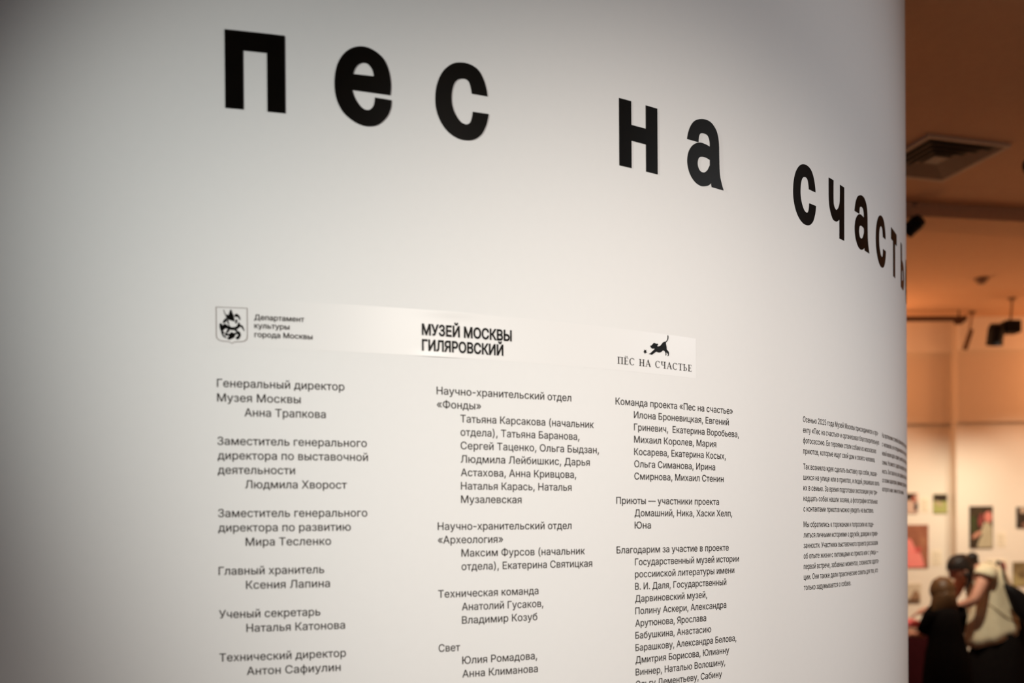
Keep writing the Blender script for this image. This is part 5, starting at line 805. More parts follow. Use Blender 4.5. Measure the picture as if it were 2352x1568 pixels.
def spotlight(label, top, head_c, head_dir, head_r, head_l, mat, box_size=None, box_c=None, name='track_spotlight'):
    """ceiling spotlight: canopy, stem, yoke, lamp head with a dark recessed lens and an optional driver box"""
    t = Vector(top); hc = Vector(head_c); hd = Vector(head_dir).normalized()
    o = empty(name, t, label, 'spotlight', 'spotlights of the hall')
    bm = bmesh.new(); tube(bm, t, t + Vector((0, 0, -0.02)), 0.035, 0.03, 20)
    build('canopy', bm, M_FITTING, o)
    jz = (box_c[2] + box_size[2] / 2) if box_c else hc.z + head_r * 0.6
    jx, jy = (box_c[0], box_c[1]) if box_c else (hc.x, hc.y)
    bm = bmesh.new(); tube(bm, t + Vector((0, 0, -0.02)), (jx, jy, jz), 0.009, None, 12)
    build('stem', bm, M_FITTING, o)
    if box_c:
        bm = bmesh.new(); rbox(bm, Vector(box_c), box_size, Matrix.Identity(3), 0.006)
        build('driver_box', bm, mat, o)
    a = hc - hd * head_l / 2; b = hc + hd * head_l / 2
    bm = bmesh.new()
    tube(bm, a, a + hd * head_l * 0.25, head_r * 0.8, head_r, 28)
    tube(bm, a + hd * head_l * 0.25, b, head_r, head_r, 28, True)
    h = build('lamp_head', bm, mat, o)
    bm = bmesh.new(); tube(bm, b - hd * 0.004, b + hd * 0.006, head_r * 1.06, head_r * 1.06, 28)
    build('bezel', bm, mat, h)
    return o


spotlight('big black box shaped spotlight hanging close to the far wall', (4.30, 8.0, CEIL), (4.157, 8.0, 3.24), (0.05, 0.35, -0.94), 0.066, 0.17, M_BLACKMETAL, (0.13, 0.12, 0.105), (4.285, 8.0, 3.298))
spotlight('slim bronze spotlight tilted beside the end of the lighting track', (4.205, 8.5, CEIL), (4.168, 8.5, 3.30), (-0.30, 0.05, -0.95), 0.022, 0.18, M_BROWNMETAL)
spotlight('small black spotlight peeking out past the edge of the curved wall', (2.44, 5.66, CEIL), (2.452, 5.66, 3.425), (-0.5, 0.7, -0.45), 0.045, 0.10, M_BLACKMETAL)
spotlight('black spotlight cut by the picture edge beside the square air diffuser', (2.47, 4.3, CEIL), (2.462, 4.3, 3.29), (0.0, 0.95, -0.2), 0.058, 0.14, M_BLACKMETAL)


# ------------------------------------------------------------------ photographs on the far wall
def flat_shape(bm, pts, y, th=0.0012):
    """a thin printed shape facing the room (towards -Y)"""
    a = [bm.verts.new((p[0], y, p[1])) for p in pts]
    b = [bm.verts.new((p[0], y - th, p[1])) for p in pts]
    n = len(pts)
    bm.faces.new(a); bm.faces.new(b[::-1])
    for i in range(n):
        bm.faces.new((a[i], a[(i + 1) % n], b[(i + 1) % n], b[i]))


def blob(cx, cz, rx, rz, n=24, rot=0.0):
    return [(cx + rx * math.cos(t) * math.cos(rot) - rz * math.sin(t) * math.sin(rot), cz + rx * math.cos(t) * math.sin(rot) + rz * math.sin(t) * math.cos(rot)) for t in (2 * PI * i / n for i in range(n))]


PM = {}
def pm(col, col2=None, scale=9):
    key = (col, col2)
    if key not in PM:
        PM[key] = material('print_ink', col, 0.6, col2 or tuple(v * 0.8 for v in col), 0.0, scale, 0.2)
    return PM[key]


def photo(x0, x1, z0, z1, y, base, base2, shapes, label):
    """a printed photograph: paper plus printed shapes in print coordinates 0..1"""
    o = empty('photo_print', ((x0 + x1) / 2, y, z0), label, 'photograph', 'photographs on the far wall')
    bm = bmesh.new(); box(bm, x0, x1, y - 0.008, y, z0, z1)
    build('print', bm, pm(base, base2, 14), o)
    for k, (nm, col, col2, pts) in enumerate(shapes):
        bm = bmesh.new()
        flat_shape(bm, [(x0 + max(0.01, min(0.99, a)) * (x1 - x0), z0 + max(0.01, min(0.99, b)) * (z1 - z0)) for a, b in pts], y - 0.008 - 0.0012 * k)
        build(nm, bm, pm(col, col2), o)
    return o


YL, YR = 8.9, 8.78
DK = (0.035, 0.022, 0.014)
photo(3.709, 3.875, 1.725, 1.917, YL, (0.55, 0.36, 0.26), (0.62, 0.42, 0.32),
      [('backdrop', DK, (0.05, 0.03, 0.02), [(0, 1), (0.98, 1), (0.75, 0.86), (0.62, 0.66), (0.0, 0.6)]), ('figure', (0.40, 0.10, 0.06), None, blob(0.75, 0.70, 0.12, 0.16)), ('dog', (0.10, 0.06, 0.05), None, blob(0.88, 0.32, 0.13, 0.22))],
      'small upper photo print half hidden by the curved wall, reddish figure')
photo(4.021, 4.153, 1.723, 1.906, YL, (0.36, 0.36, 0.11), (0.42, 0.40, 0.14),
      [('backdrop', DK, (0.05, 0.035, 0.02), rect(0.0, 1.0, 0.62, 1.0)), ('dog', (0.52, 0.40, 0.22), (0.44, 0.34, 0.18), blob(0.38, 0.50, 0.30, 0.12, rot=-0.35))],
      'small photo print of green grass below a dark top, near the wall corner')
photo(3.716, 3.972, 1.204, 1.614, YL, (0.34, 0.13, 0.07), (0.26, 0.09, 0.05),
      [('shirt', (0.85, 0.22, 0.19), (0.80, 0.26, 0.21), [(0.0, 0.0), (0.85, 0.0), (0.78, 0.2), (0.68, 0.38), (0.5, 0.45), (0.35, 0.66), (0.15, 0.68), (0.0, 0.60)]), ('dog', (0.28, 0.09, 0.05), (0.38, 0.16, 0.08), blob(0.80, 0.52, 0.17, 0.20)), ('muzzle', (0.55, 0.10, 0.08), None, blob(0.62, 0.42, 0.12, 0.07))],
      'large brown photo print with a bright pink shirt, at the edge of the curved wall')
photo(4.307, 4.526, 1.39, 1.785, YR, DK, (0.07, 0.045, 0.02),
      [('foliage', (0.035, 0.07, 0.015), (0.06, 0.05, 0.02), blob(0.16, 0.55, 0.14, 0.2)), ('shirt', (0.50, 0.42, 0.27), (0.42, 0.35, 0.22), [(0.3, 0.01), (0.36, 0.12), (0.42, 0.22), (0.52, 0.30), (0.50, 0.42), (0.60, 0.60), (0.80, 0.63), (0.95, 0.5), (0.97, 0.2), (0.97, 0.01)]), ('arm', (0.60, 0.28, 0.18), None, blob(0.30, 0.32, 0.22, 0.055, rot=0.35)),
       ('face', (0.72, 0.24, 0.19), (0.62, 0.20, 0.15), blob(0.79, 0.74, 0.17, 0.13)), ('dog', (0.16, 0.035, 0.03), (0.28, 0.06, 0.05), blob(0.47, 0.66, 0.11, 0.17, rot=-0.3))],
      'large dark photo print of a person in a pale shirt holding a dog')
photo(4.749, 4.888, 1.576, 1.773, YR, DK, (0.06, 0.04, 0.025),
      [('window', (0.55, 0.40, 0.28), None, blob(0.42, 0.84, 0.2, 0.14)), ('figure', (0.28, 0.14, 0.09), None, blob(0.6, 0.12, 0.25, 0.14))],
      'small dark upper photo print cut by the picture edge')
photo(4.714, 4.877, 1.03, 1.257, YR, (0.12, 0.08, 0.035), (0.26, 0.18, 0.08),
      [('grass', (0.40, 0.32, 0.14), (0.30, 0.22, 0.09), [(0, 0), (1, 0), (1, 0.35), (0.5, 0.28), (0.0, 0.55)])],
      'low photo print of brown and olive undergrowth cut by the picture edge')
photo(3.714, 3.9, 0.872, 1.052, YL, (0.66, 0.55, 0.40), (0.58, 0.47, 0.33),
      [('dog', (0.24, 0.13, 0.07), (0.34, 0.2, 0.11), [(0.3, 0.05), (0.92, 0.05), (0.95, 0.3), (0.85, 0.55), (0.72, 0.68), (0.6, 0.58), (0.5, 0.35)]), ('ground', (0.09, 0.05, 0.03), None, rect(0.2, 0.9, 0.01, 0.14))],
      'low pale photo print of a brown dog behind the crouched girl')
photo(4.452, 4.656, 1.011, 1.275, YR, (0.80, 0.70, 0.52), (0.74, 0.64, 0.46),
      [('plant', (0.18, 0.20, 0.05), None, blob(0.18, 0.88, 0.14, 0.06)), ('figure', (0.42, 0.12, 0.10), (0.34, 0.12, 0.10), blob(0.80, 0.72, 0.16, 0.24))],
      'pale photo print with a dusky pink figure behind the bending woman')


def card(x0, x1, z0, z1, y, label):
    o = empty('caption_card', ((x0 + x1) / 2, y, z0), label, 'caption card', 'caption cards beside the photographs')
    bm = bmesh.new(); box(bm, x0, x1, y - 0.003, y, z0, z1)
    build('card', bm, pm((0.86, 0.74, 0.55), (0.85, 0.73, 0.54)), o)
    bm = bmesh.new()
    n = 6
    for i in range(n):
        z = z1 - (z1 - z0) * (i + 1.2) / (n + 1.4)
        x = x1 - (x1 - x0) * (0.12 if i % 3 else 0.35)
        box(bm, x0 + (x1 - x0) * 0.1, x, y - 0.0036, y - 0.003, z - 0.0025, z + 0.0025)
    build('printed_text', bm, pm((0.50, 0.42, 0.30)), o)


card(3.900, 3.980, 1.735, 1.870, YL, 'pale caption card between the two small upper photo prints')
card(4.000, 4.100, 1.225, 1.372, YL, 'pale caption card beside the large print with the pink shirt')
card(4.566, 4.648, 1.400, 1.536, YR, 'pale caption card beside the print of the person holding a dog')

# ------------------------------------------------------------------ table with cloth
M_MAROON = material('maroon_cloth', (0.055, 0.006, 0.008), 0.85, (0.045, 0.005, 0.006), 0.1, 40, 0.1)
M_PINK = material('pink_cloth', (0.75, 0.20, 0.20), 0.8, (0.62, 0.10, 0.11), 0.1, 25, 0.1)
M_PALE = material('pale_cloth', (0.72, 0.42, 0.28), 0.8, (0.66, 0.36, 0.24), 0.1, 25, 0.1)
tb = empty('display_table', (2.5, 7.65, 0), 'table draped in dark maroon cloth to the floor below the photographs', 'table')
bm = bmesh.new(); box(bm, 1.75, 3.36, 7.32, 7.98, 0.735, 0.765, 0.004)
build('tabletop', bm, M_FLOOR, tb)
bm = bmesh.new()
pts = []
per = [(1.74, 7.31), (3.37, 7.31), (3.37, 7.99), (1.74, 7.99)]
outl = []
for (xa, ya), (xb, yb) in zip(per, per[1:] + per[:1]):
    k = max(2, int(math.hypot(xb - xa, yb - ya) / 0.03))
    for i in range(k):
        t = i / k
        outl.append((xa + (xb - xa) * t, ya + (yb - ya) * t))
def drape(z, amp):
    r = []
    for i, (x, y) in enumerate(outl):
        cxx, cyy = 2.555, 7.65
        d_ = Vector((x - cxx, y - cyy)).normalized()
        a = amp * math.sin(i * 1.05)
        r.append((x + d_.x * (a + amp * 0.6), y + d_.y * (a + amp * 0.6), z))
    return r
loft(bm, [drape(0.768, 0.0), drape(0.74, 0.002), drape(0.5, 0.008), drape(0.25, 0.014), drape(0.01, 0.018)], (True, False))
build('tablecloth_skirt', bm, M_MAROON, tb, None, True)
for nm, mat, z, h, lab, x0, x1 in (('folded_cloth', M_PALE, 0.769, 0.026, 'pale striped folded cloth lying on the maroon table', 2.96, 3.33), ('folded_cloth', M_PINK, 0.800, 0.046, 'bright pink folded cloth on top of the pale one on the table', 2.92, 3.31)):
    bm = bmesh.new()
    n = 26
    rings = []
    for i in range(n + 1):
        x = x0 + (x1 - x0) * i / n
        e = min(1.0, 6 * i / n, 6 * (n - i) / n)
        hh = h * (0.55 + 0.45 * e) * (1 + 0.03 * math.sin(i * 1.3))
        rings.append([(x, 7.42, z), (x, 7.40, z + hh * 0.5), (x, 7.43, z + hh), (x, 7.55, z + hh * 1.05), (x, 7.66, z + hh), (x, 7.69, z + hh * 0.5), (x, 7.67, z)])
    loft(bm, rings)
    o = build(nm, bm, mat, None, ((x0 + x1) / 2, 7.55, z), True)
    tag(o, lab, 'cloth', 'cloths on the table')

# ------------------------------------------------------------------ people
M_SKIN = material('skin', (0.62, 0.30, 0.20), 0.55, (0.58, 0.27, 0.18), 0.0, 15, 0.3)
M_DARKHAIR = material('dark_hair', (0.012, 0.007, 0.005), 0.5, (0.02, 0.011, 0.007), 0.15, 60, 0.3)
M_BROWNHAIR = material('brown_hair', (0.085, 0.038, 0.014), 0.5, (0.13, 0.06, 0.022), 0.2, 50, 0.3)
M_CREAM = material('cream_linen', (0.78, 0.68, 0.47), 0.85, (0.72, 0.61, 0.41), 0.15, 35, 0.1)
M_FOLDSHADE = material('beige_fold_shade', (0.34, 0.24, 0.13), 0.85, (0.30, 0.21, 0.11), 0.1, 35, 0.1)  # darker beige painted as the shade of a blouse fold
M_BLACK = material('black_fabric', (0.006, 0.004, 0.004), 0.9, (0.008, 0.006, 0.005), 0.1, 35, 0.05)
M_LEATHER = material('black_leather', (0.006, 0.005, 0.005), 0.6, (0.008, 0.006, 0.006), 0.1, 50, 0.15)
M_SHOE = material('shoe', (0.02, 0.016, 0.014), 0.5, (0.03, 0.02, 0.018), 0.0, 30, 0.3)
M_EYE = material('eye_dark', (0.02, 0.015, 0.012), 0.3, (0.03, 0.02, 0.015), 0.0, 30, 0.5)
M_LIP = material('lips', (0.45, 0.13, 0.10), 0.5, (0.40, 0.12, 0.09), 0.0, 30, 0.3)


def head_mesh(bm, c, r, fwd, up):
    """a head with brow, nose, chin and ears; r is half the head height"""
    f = Vector(fwd).normalized()
    u = Vector(up); u = (u - f * u.dot(f)).normalized()
    s = f.cross(u)
    res = bmesh.ops.create_uvsphere(bm, u_segments=32, v_segments=24, radius=1.0)
    for v in res['verts']:
        x, y, z = v.co            # y = forward, z = up, x = side
        wx = 0.74 * (1 - 0.22 * max(0.0, -z) ** 1.5)
        px, py, pz = x * wx, y * 0.86, z
        if y > 0:
            py -= 0.10 * max(0.0, -z) * y * 0.5
            n = math.exp(-(x / 0.14) ** 2) * math.exp(-((z + 0.14) / 0.20) ** 2)
            py += 0.24 * n * y                                              # nose
            py += 0.07 * math.exp(-(x / 0.30) ** 2) * math.exp(-((z + 0.78) / 0.16) ** 2)   # chin
            py += 0.05 * math.exp(-(x / 0.20) ** 2) * math.exp(-((z + 0.48) / 0.08) ** 2)   # lips
            for sx in (-0.32, 0.32):
                py -= 0.09 * math.exp(-((x - sx) / 0.15) ** 2) * math.exp(-((z - 0.06) / 0.10) ** 2)   # eye sockets
            py += 0.04 * math.exp(-((z - 0.22) / 0.08) ** 2)
        v.co = Vector(c) + (s * px + f * py + u * pz) * r
    for sx in (-1, 1):
        e = bmesh.ops.create_uvsphere(bm, u_segments=12, v_segments=8, radius=1.0)
        for v in e['verts']:
            x, y, z = v.co
            v.co = Vector(c) + (s * (sx * 0.75 + x * 0.06) + f * (-0.02 + y * 0.15) + u * (-0.08 + z * 0.24)) * r
    return f, u, s


def skin_body(name, nodes, edges, head, parent, mat=M_SKIN):
    """one continuous figure grown over a skeleton; the head is part of the same mesh"""
    idx = {k: i for i, k in enumerate(nodes)}
    me = bpy.data.meshes.new(name)
    me.from_pydata([Vector(n[0]) for n in nodes.values()], [(idx[a], idx[b]) for a, b in edges], [])
    o = bpy.data.objects.new(name, me)
    COL.objects.link(o)
    m = o.modifiers.new('skin', 'SKIN')
    m.use_smooth_shade = True
    sv = me.skin_vertices[0].data
    for i, n in enumerate(nodes.values()):
        r = n[1]
        sv[i].radius = (r, r) if not isinstance(r, tuple) else r
    sv[idx['pelvis']].use_root = True
    s2 = o.modifiers.new('smooth', 'SUBSURF')
    s2.levels = s2.render_levels = 2
    dg = bpy.context.evaluated_depsgraph_get()
    out = bpy.data.meshes.new_from_object(o.evaluated_get(dg))
    bpy.data.objects.remove(o)
    bm = bmesh.new(); bm.from_mesh(out)
    frame = head_mesh(bm, *head)
    bm.to_mesh(out); bm.free()
    out.materials.clear()
    link_mesh(name, out, mat, parent, None, True)
    return frame


def hand(nodes, edges, wrist, tip_dir, palm_n, side, key):
    """palm, four bent fingers and a thumb rooted in the palm"""
    w = Vector(nodes[wrist][0]); d_ = Vector(tip_dir).normalized()
    n = Vector(palm_n); n = (n - d_ * n.dot(d_)).normalized()
    s = d_.cross(n) * side
    nodes[key + 'palm'] = (w + d_ * 0.045, (0.020, 0.026)); edges.append((wrist, key + 'palm'))
    nodes[key + 'knuck'] = (w + d_ * 0.080, (0.017, 0.026)); edges.append((key + 'palm', key + 'knuck'))
    for i, (off, ln) in enumerate(((-0.027, 0.066), (-0.009, 0.075), (0.009, 0.070), (0.027, 0.055))):
        b = w + d_ * 0.088 + s * off
        q1 = b + d_ * ln * 0.45 + n * 0.006
        q2 = b + d_ * ln * 0.9 + n * 0.024
        for t, p, r in (('a', b, 0.009), ('b', q1, 0.0085), ('c', q2, 0.007)):
            nodes[key + 'f%d%s' % (i, t)] = (p, r)
        edges += [(key + 'knuck', key + 'f%da' % i), (key + 'f%da' % i, key + 'f%db' % i), (key + 'f%db' % i, key + 'f%dc' % i)]
    t1 = w + d_ * 0.035 - s * 0.036 + n * 0.010
    t2 = t1 + d_ * 0.035 - s * 0.012 + n * 0.012
    nodes[key + 't1'] = (t1, 0.011); nodes[key + 't2'] = (t2, 0.0085)
    edges += [(key + 'palm', key + 't1'), (key + 't1', key + 't2')]


def ell(c, a, b, n=28, wob=0.0, k=7, ph=0.0):
    c, a, b = Vector(c), Vector(a), Vector(b)
    return [c + (a * math.cos(t) + b * math.sin(t)) * (1 + wob * math.sin(k * t + ph)) for t in (2 * PI * i / n for i in range(n))]


def seg_ring(p, q, yc, yr, **kw):
    """a ring whose long axis runs from p to q in the X-Z plane"""
    p, q = Vector((p[0], yc, p[1])), Vector((q[0], yc, q[1]))
    return ell((p + q) / 2, (q - p) / 2, (0, yr, 0), **kw)


# --- the woman bending over the table
wy = 7.0
wo = empty('person', (3.66, wy, 0), 'dark haired person in a loose cream top and black skirt bending over the table', 'person')
N = {}
E_ = []
def add(k, p, r, to=None):
    N[k] = (Vector(p), r)
    if to: E_.append((to, k))
add('pelvis', (3.69, wy, 0.86), (0.13, 0.11))
add('waist', (3.635, wy, 1.00), (0.115, 0.10), 'pelvis')
add('chest', (3.575, wy, 1.14), (0.125, 0.11), 'waist')
add('neckbase', (3.50, wy, 1.255), (0.07, 0.07), 'chest')
add('neck', (3.455, wy, 1.275), 0.05, 'neckbase')
add('skull', (3.40, wy, 1.285), 0.055, 'neck')
for sgn, nm in ((-1, 'left'), (1, 'right')):
    add(nm + 'shoulder', (3.478, wy + sgn * 0.155, 1.240), 0.054, 'neckbase')
    add(nm + 'elbow', (3.375 if sgn < 0 else 3.40, wy + sgn * 0.19, 1.05), 0.040, nm + 'shoulder')
    add(nm + 'wrist', (3.27, wy + 0.20 + sgn * 0.12, 0.945), 0.026, nm + 'elbow')
    add(nm + 'hip', (3.70, wy + sgn * 0.09, 0.80), 0.098, 'pelvis')
    add(nm + 'knee', (3.655, wy + sgn * 0.10, 0.46), 0.060, nm + 'hip')
    add(nm + 'ankle', (3.72, wy + sgn * 0.10, 0.085), 0.036, nm + 'knee')
    add(nm + 'toe', (3.57, wy + sgn * 0.11, 0.035), 0.030, nm + 'ankle')
    hand(N, E_, nm + 'wrist', (-0.75, 0.5, -0.35), (0, 0, -1), sgn, nm)
fr = skin_body('body', N, E_, ((3.368, wy, 1.283), 0.102, (-0.80, 0.12, -0.58), (-0.5, 0, 0.86)), wo)
f, u, s = fr
hc = Vector((3.368, wy, 1.283))
# hair: a cap over skull and nape with a low bun
bm = bmesh.new()
r_ = bmesh.ops.create_uvsphere(bm, u_segments=32, v_segments=20, radius=1.0)
for v in r_['verts']:
    x, y, z = v.co
    sc_ = 0.109
    front = max(0.0, y)
    cut = -0.10 + 0.55 * front if y > 0 else -1.0 + 0.15 * (1 + y)
    zz = max(z, cut)
    lump = 1 + 0.02 * math.sin(9 * x + 4 * z) + 0.02 * math.sin(13 * z)
    v.co = hc + (s * x * 0.80 + f * (y * 0.90 - 0.04) + u * (zz * 0.97 + 0.05)) * sc_ * lump
for (cx_, cy_, cz_, rr) in ((-0.0, -1.05, 0.15, 0.38), (0.0, -0.95, -0.25, 0.30)):
    e = bmesh.ops.create_uvsphere(bm, u_segments=16, v_segments=12, radius=rr * 0.109)
    for v in e['verts']:
        v.co = v.co + hc + (s * cx_ + f * cy_ + u * cz_) * 0.109
# loose lock hanging by the cheek
rings = []
for i in range(9):
    t = i / 8
    p = hc + s * -0.0 + Vector((0.012 + 0.012 * math.sin(t * 5), -0.085, -0.03 - 0.15 * t))
    rings.append(ell(p, (0.030 * (1 - 0.75 * t), 0, 0), (0, 0.018 * (1 - 0.6 * t), 0), 10))
loft(bm, rings)
build('hair', bm, M_DARKHAIR, wo, None, True)
for sx in (-1, 1):
    bm = bmesh.new()
    e = bmesh.ops.create_uvsphere(bm, u_segments=12, v_segments=8, radius=0.010)
    for v in e['verts']: v.co = v.co + hc + (s * 0.32 * sx + f * 0.70 + u * 0.06) * 0.102
    build('eye', bm, M_EYE, wo, None, True)
bm = bmesh.new()
e = bmesh.ops.create_uvsphere(bm, u_segments=14, v_segments=8, radius=1.0)
for v in e['verts']:
    x, y, z = v.co
    v.co = hc + (s * x * 0.22 + f * (0.735 + y * 0.05) + u * (-0.47 + z * 0.055)) * 0.102
build('mouth', bm, M_LIP, wo, None, True)
# blouse: loose body with short sleeves
bm = bmesh.new()
loft(bm, [seg_ring((3.455, 1.262), (3.500, 1.312), wy, 0.075), seg_ring((3.448, 1.225), (3.575, 1.318), wy, 0.165), seg_ring((3.445, 1.175), (3.650, 1.285), wy, 0.195, wob=0.01),
          seg_ring((3.440, 1.08), (3.705, 1.195), wy, 0.190, wob=0.02, k=9), seg_ring((3.432, 0.98), (3.745, 1.08), wy, 0.185, wob=0.035, k=9), seg_ring((3.424, 0.87), (3.787, 0.967), wy, 0.185, wob=0.05, k=9, ph=.2),
          seg_ring((3.424, 0.76), (3.81, 0.915), wy, 0.190, wob=0.06, k=9, ph=.3), seg_ring((3.428, 0.685), (3.826, 0.865), wy, 0.195, wob=0.065, k=9, ph=.4)], (False, False))
for sgn in (-1, 1):
    a = N[('left' if sgn < 0 else 'right') + 'shoulder'][0]; b = N[('left' if sgn < 0 else 'right') + 'elbow'][0]
    rings = []
    for t, rr in ((-0.30, 0.055), (-0.12, 0.072), (0.02, 0.076), (0.12, 0.074)):
        p = a.lerp(b, t)
        d_ = (b - a).normalized()
        x_ = d_.cross(Vector((0, 1, 0))).normalized(); y_ = d_.cross(x_)
        rings.append(ell(p, x_ * rr, y_ * rr, 20))
    loft(bm, rings, (False, False))
o = build('blouse', bm, M_CREAM, wo, None, True)
m = o.modifiers.new('thickness', 'SOLIDIFY'); m.thickness = 0.004; m.offset = 1
# dark tube laid on the cloth, its colour standing in for a shaded fold
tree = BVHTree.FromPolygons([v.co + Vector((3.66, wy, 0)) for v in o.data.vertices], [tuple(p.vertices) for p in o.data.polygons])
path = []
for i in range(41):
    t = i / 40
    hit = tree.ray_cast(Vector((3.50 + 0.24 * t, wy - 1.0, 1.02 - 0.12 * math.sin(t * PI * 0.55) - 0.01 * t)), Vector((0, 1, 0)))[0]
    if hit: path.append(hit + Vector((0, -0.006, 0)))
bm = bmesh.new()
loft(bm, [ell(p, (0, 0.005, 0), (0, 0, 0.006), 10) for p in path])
build('fold_shade', bm, M_FOLDSHADE, o, None, True)
# skirt
bm = bmesh.new()
loft(bm, [seg_ring((3.545, 0.86), (3.805, 0.955), wy, 0.150), seg_ring((3.50, 0.77), (3.830, 0.86), wy, 0.19, wob=0.01), seg_ring((3.462, 0.66), (3.846, 0.72), wy, 0.215, wob=0.02),
          seg_ring((3.42, 0.50), (3.866, 0.53), wy, 0.245, wob=0.03, ph=.4), seg_ring((3.40, 0.30), (3.88, 0.31), wy, 0.27, wob=0.04, ph=.6), seg_ring((3.385, 0.13), (3.89, 0.13), wy, 0.29, wob=0.05, ph=.8)], (False, False))
o = build('skirt', bm, M_BLACK, wo, None, True)
m = o.modifiers.new('thickness', 'SOLIDIFY'); m.thickness = 0.004; m.offset = 1
for sgn, nm in ((-1, 'left'), (1, 'right')):
    bm = bmesh.new()
    loft(bm, [ell((3.75, wy + sgn * 0.10, 0.045), (0, 0.034, 0), (0, 0, 0.044), 16), ell((3.70, wy + sgn * 0.102, 0.05), (0, 0.043, 0), (0, 0, 0.049), 16), ell((3.62, wy + sgn * 0.108, 0.042), (0, 0.048, 0), (0, 0, 0.041), 16), ell((3.55, wy + sgn * 0.112, 0.036), (0, 0.042, 0), (0, 0, 0.035), 16), ell((3.51, wy + sgn * 0.114, 0.03), (0, 0.022, 0), (0, 0, 0.02), 16)])
    build('shoe', bm, M_SHOE, wo, None, True)

# --- her bag
bg = empty('shoulder_bag', (3.68, 6.70, 0.86), 'big slouchy black bag slung behind the cream top of the bending person', 'bag')
bm = bmesh.new()
outl = [(3.532, 1.178), (3.575, 1.176), (3.64, 1.14), (3.705, 1.09), (3.80, 1.04), (3.88, 0.99), (3.90, 0.92), (3.86, 0.86), (3.77, 0.852), (3.70, 0.886), (3.645, 0.925), (3.604, 0.972), (3.575, 1.05), (3.55, 1.12)]
cxm = sum(p[0] for p in outl) / len(outl); czm = sum(p[1] for p in outl) / len(outl)
rings = []
for y, k in ((-0.055, 0.62), (-0.045, 0.88), (-0.02, 0.99), (0.0, 1.0), (0.02, 0.99), (0.045, 0.88), (0.055, 0.62)):
    rings.append([(cxm + (px - cxm) * k, 6.69 + y, czm + (pz - czm) * k) for px, pz in outl])
loft(bm, rings)
b_ = build('bag_body', bm, M_LEATHER, bg, None, True)
bm = bmesh.new()
path = [Vector((3.56, 6.70, 1.17)), Vector((3.56, 6.745, 1.225)), Vector((3.575, 6.79, 1.285)), Vector((3.60, 6.86, 1.322)), Vector((3.63, 6.96, 1.335)), Vector((3.68, 7.08, 1.31)), Vector((3.76, 7.20, 1.20)), Vector((3.83, 7.10, 1.05)), Vector((3.87, 6.85, 0.99)), Vector((3.86, 6.71, 0.975))]
for a, b in zip(path, path[1:]):
    tube(bm, a, b, 0.009, None, 10)
build('strap', bm, M_LEATHER, bg, None, True)

# --- the girl in black seen from behind
gy = 6.6
gi = empty('person', (3.07, gy, 0), 'girl with a brown bob in a long black dress seen from behind at the table', 'person')
N = {}; E_ = []
add('pelvis', (3.075, gy, 0.62), (0.10, 0.085))
add('waist', (3.07, gy, 0.76), (0.085, 0.075), 'pelvis')
add('chest', (3.062, gy, 0.90), (0.10, 0.085), 'waist')
add('neckbase', (3.062, gy + 0.01, 1.00), (0.05, 0.05), 'chest')
add('neck', (3.062, gy + 0.02, 1.04), 0.038, 'neckbase')
add('skull', (3.062, gy + 0.03, 1.10), 0.045, 'neck')
for sgn, nm in ((-1, 'left'), (1, 'right')):
    add(nm + 'shoulder', (3.062 + sgn * 0.10, gy, 0.955), 0.033, 'neckbase')
    add(nm + 'elbow', (3.055 + sgn * 0.125, gy + 0.07, 0.82), 0.030, nm + 'shoulder')
    add(nm + 'wrist', (3.050 + sgn * 0.085, gy + 0.27, 0.80), 0.021, nm + 'elbow')
    add(nm + 'hip', (3.075 + sgn * 0.065, gy, 0.56), 0.075, 'pelvis')
    add(nm + 'knee', (3.075 + sgn * 0.07, gy + 0.02, 0.32), 0.046, nm + 'hip')
    add(nm + 'ankle', (3.075 + sgn * 0.07, gy, 0.07), 0.029, nm + 'knee')
    add(nm + 'toe', (3.075 + sgn * 0.08, gy + 0.12, 0.028), 0.024, nm + 'ankle')
    hand(N, E_, nm + 'wrist', (0, 1, 0.05), (0, 0, -1), sgn, nm)
ghc = Vector((3.062, gy + 0.035, 1.135))
f, u, s = skin_body('body', N, E_, (ghc, 0.098, (0.10, 0.95, -0.30), (0, 0.25, 1)), gi)
bm = bmesh.new()
r_ = bmesh.ops.create_uvsphere(bm, u_segments=36, v_segments=20, radius=1.0)
for v in r_['verts']:
    x, y, z = v.co
    cut = 0.15 if y > 0.45 else -1.0
    zz = max(z, cut)
    lump = 1 + 0.015 * math.sin(11 * x + 3 * z)
    v.co = ghc + (s * x * 0.80 + f * (y * 0.92 - 0.03) + u * (zz * 0.96 + 0.06)) * 0.105 * lump
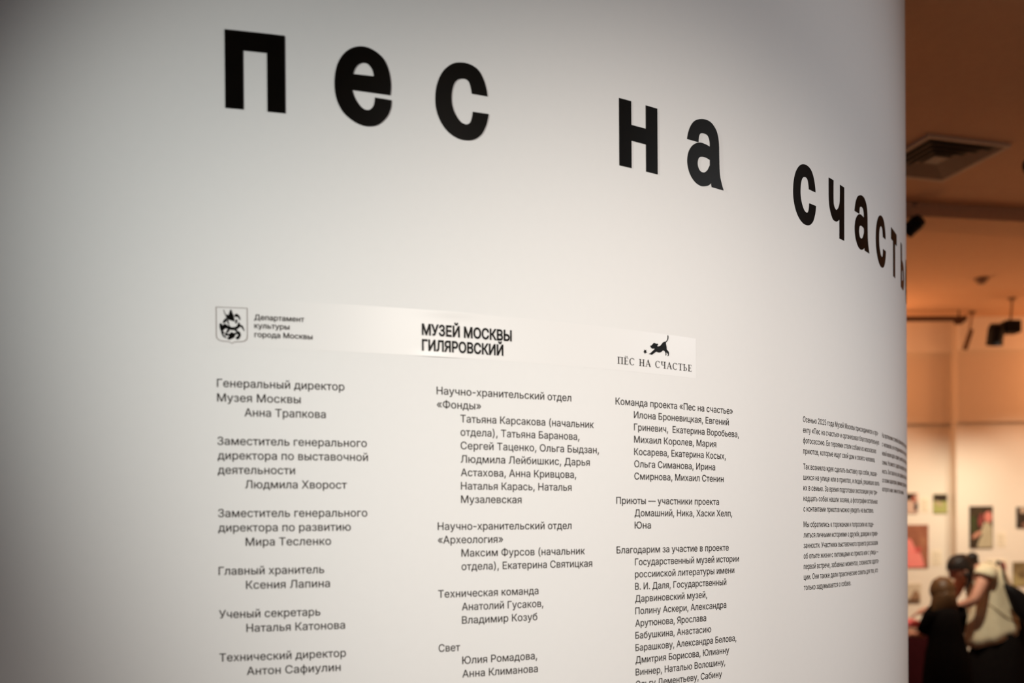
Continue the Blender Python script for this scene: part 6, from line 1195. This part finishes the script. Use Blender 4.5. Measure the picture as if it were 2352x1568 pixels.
# bob falling to the shoulders
rings = []
for t, w_, yb in ((0.0, 0.070, 0.075), (0.25, 0.078, 0.080), (0.5, 0.086, 0.078), (0.75, 0.094, 0.070), (1.0, 0.097, 0.055)):
    rings.append(ell(ghc + Vector((0, -0.022, 0.01 - 0.150 * t)), (w_, 0, 0), (0, yb, 0), 40, wob=0.04 * t, k=13))
loft(bm, rings, (True, False))
build('hair', bm, M_BROWNHAIR, gi, None, True)
for sx in (-1, 1):
    bm = bmesh.new()
    e = bmesh.ops.create_uvsphere(bm, u_segments=12, v_segments=8, radius=0.009)
    for v in e['verts']: v.co = v.co + ghc + (s * 0.32 * sx + f * 0.70 + u * 0.06) * 0.098
    build('eye', bm, M_EYE, gi, None, True)
bm = bmesh.new()
e = bmesh.ops.create_uvsphere(bm, u_segments=14, v_segments=8, radius=1.0)
for v in e['verts']:
    x, y, z = v.co
    v.co = ghc + (s * x * 0.22 + f * (0.735 + y * 0.05) + u * (-0.47 + z * 0.055)) * 0.098
build('mouth', bm, M_LIP, gi, None, True)
bm = bmesh.new()
def gr(x0, x1, z, yr, **kw): return seg_ring((x0, z), (x1, z), gy, yr, **kw)
loft(bm, [gr(3.005, 3.120, 1.018, 0.055), gr(2.958, 3.166, 0.985, 0.085), gr(2.950, 3.172, 0.92, 0.105), gr(2.955, 3.180, 0.84, 0.105), gr(2.952, 3.198, 0.77, 0.112, wob=0.01),
          gr(2.935, 3.220, 0.68, 0.14, wob=0.02), gr(2.925, 3.232, 0.55, 0.165, wob=0.03, ph=.4), gr(2.915, 3.245, 0.35, 0.185, wob=0.04, ph=.7), gr(2.905, 3.255, 0.16, 0.20, wob=0.05, ph=1.)], (False, False))
for sgn, nm in ((-1, 'left'), (1, 'right')):
    a = N[nm + 'shoulder'][0]; b = N[nm + 'elbow'][0]
    d_ = (b - a).normalized()
    x_ = d_.cross(Vector((0, 1, 0))).normalized(); y_ = d_.cross(x_)
    loft(bm, [ell(a.lerp(b, t), x_ * rr, y_ * rr, 18) for t, rr in ((-0.45, 0.040), (-0.1, 0.052), (0.4, 0.050), (0.8, 0.045))], (False, False))
o = build('dress', bm, M_BLACK, gi, None, True)
m = o.modifiers.new('thickness', 'SOLIDIFY'); m.thickness = 0.004; m.offset = 1
for sgn in (-1, 1):
    bm = bmesh.new()
    x = 3.075 + sgn * 0.075
    loft(bm, [ell((x, gy - 0.04, 0.035), (0.026, 0, 0), (0, 0, 0.034), 16), ell((x, gy + 0.01, 0.040), (0.034, 0, 0), (0, 0, 0.039), 16), ell((x, gy + 0.09, 0.033), (0.038, 0, 0), (0, 0, 0.032), 16), ell((x, gy + 0.15, 0.024), (0.024, 0, 0), (0, 0, 0.022), 16)])
    build('shoe', bm, M_SHOE, gi, None, True)
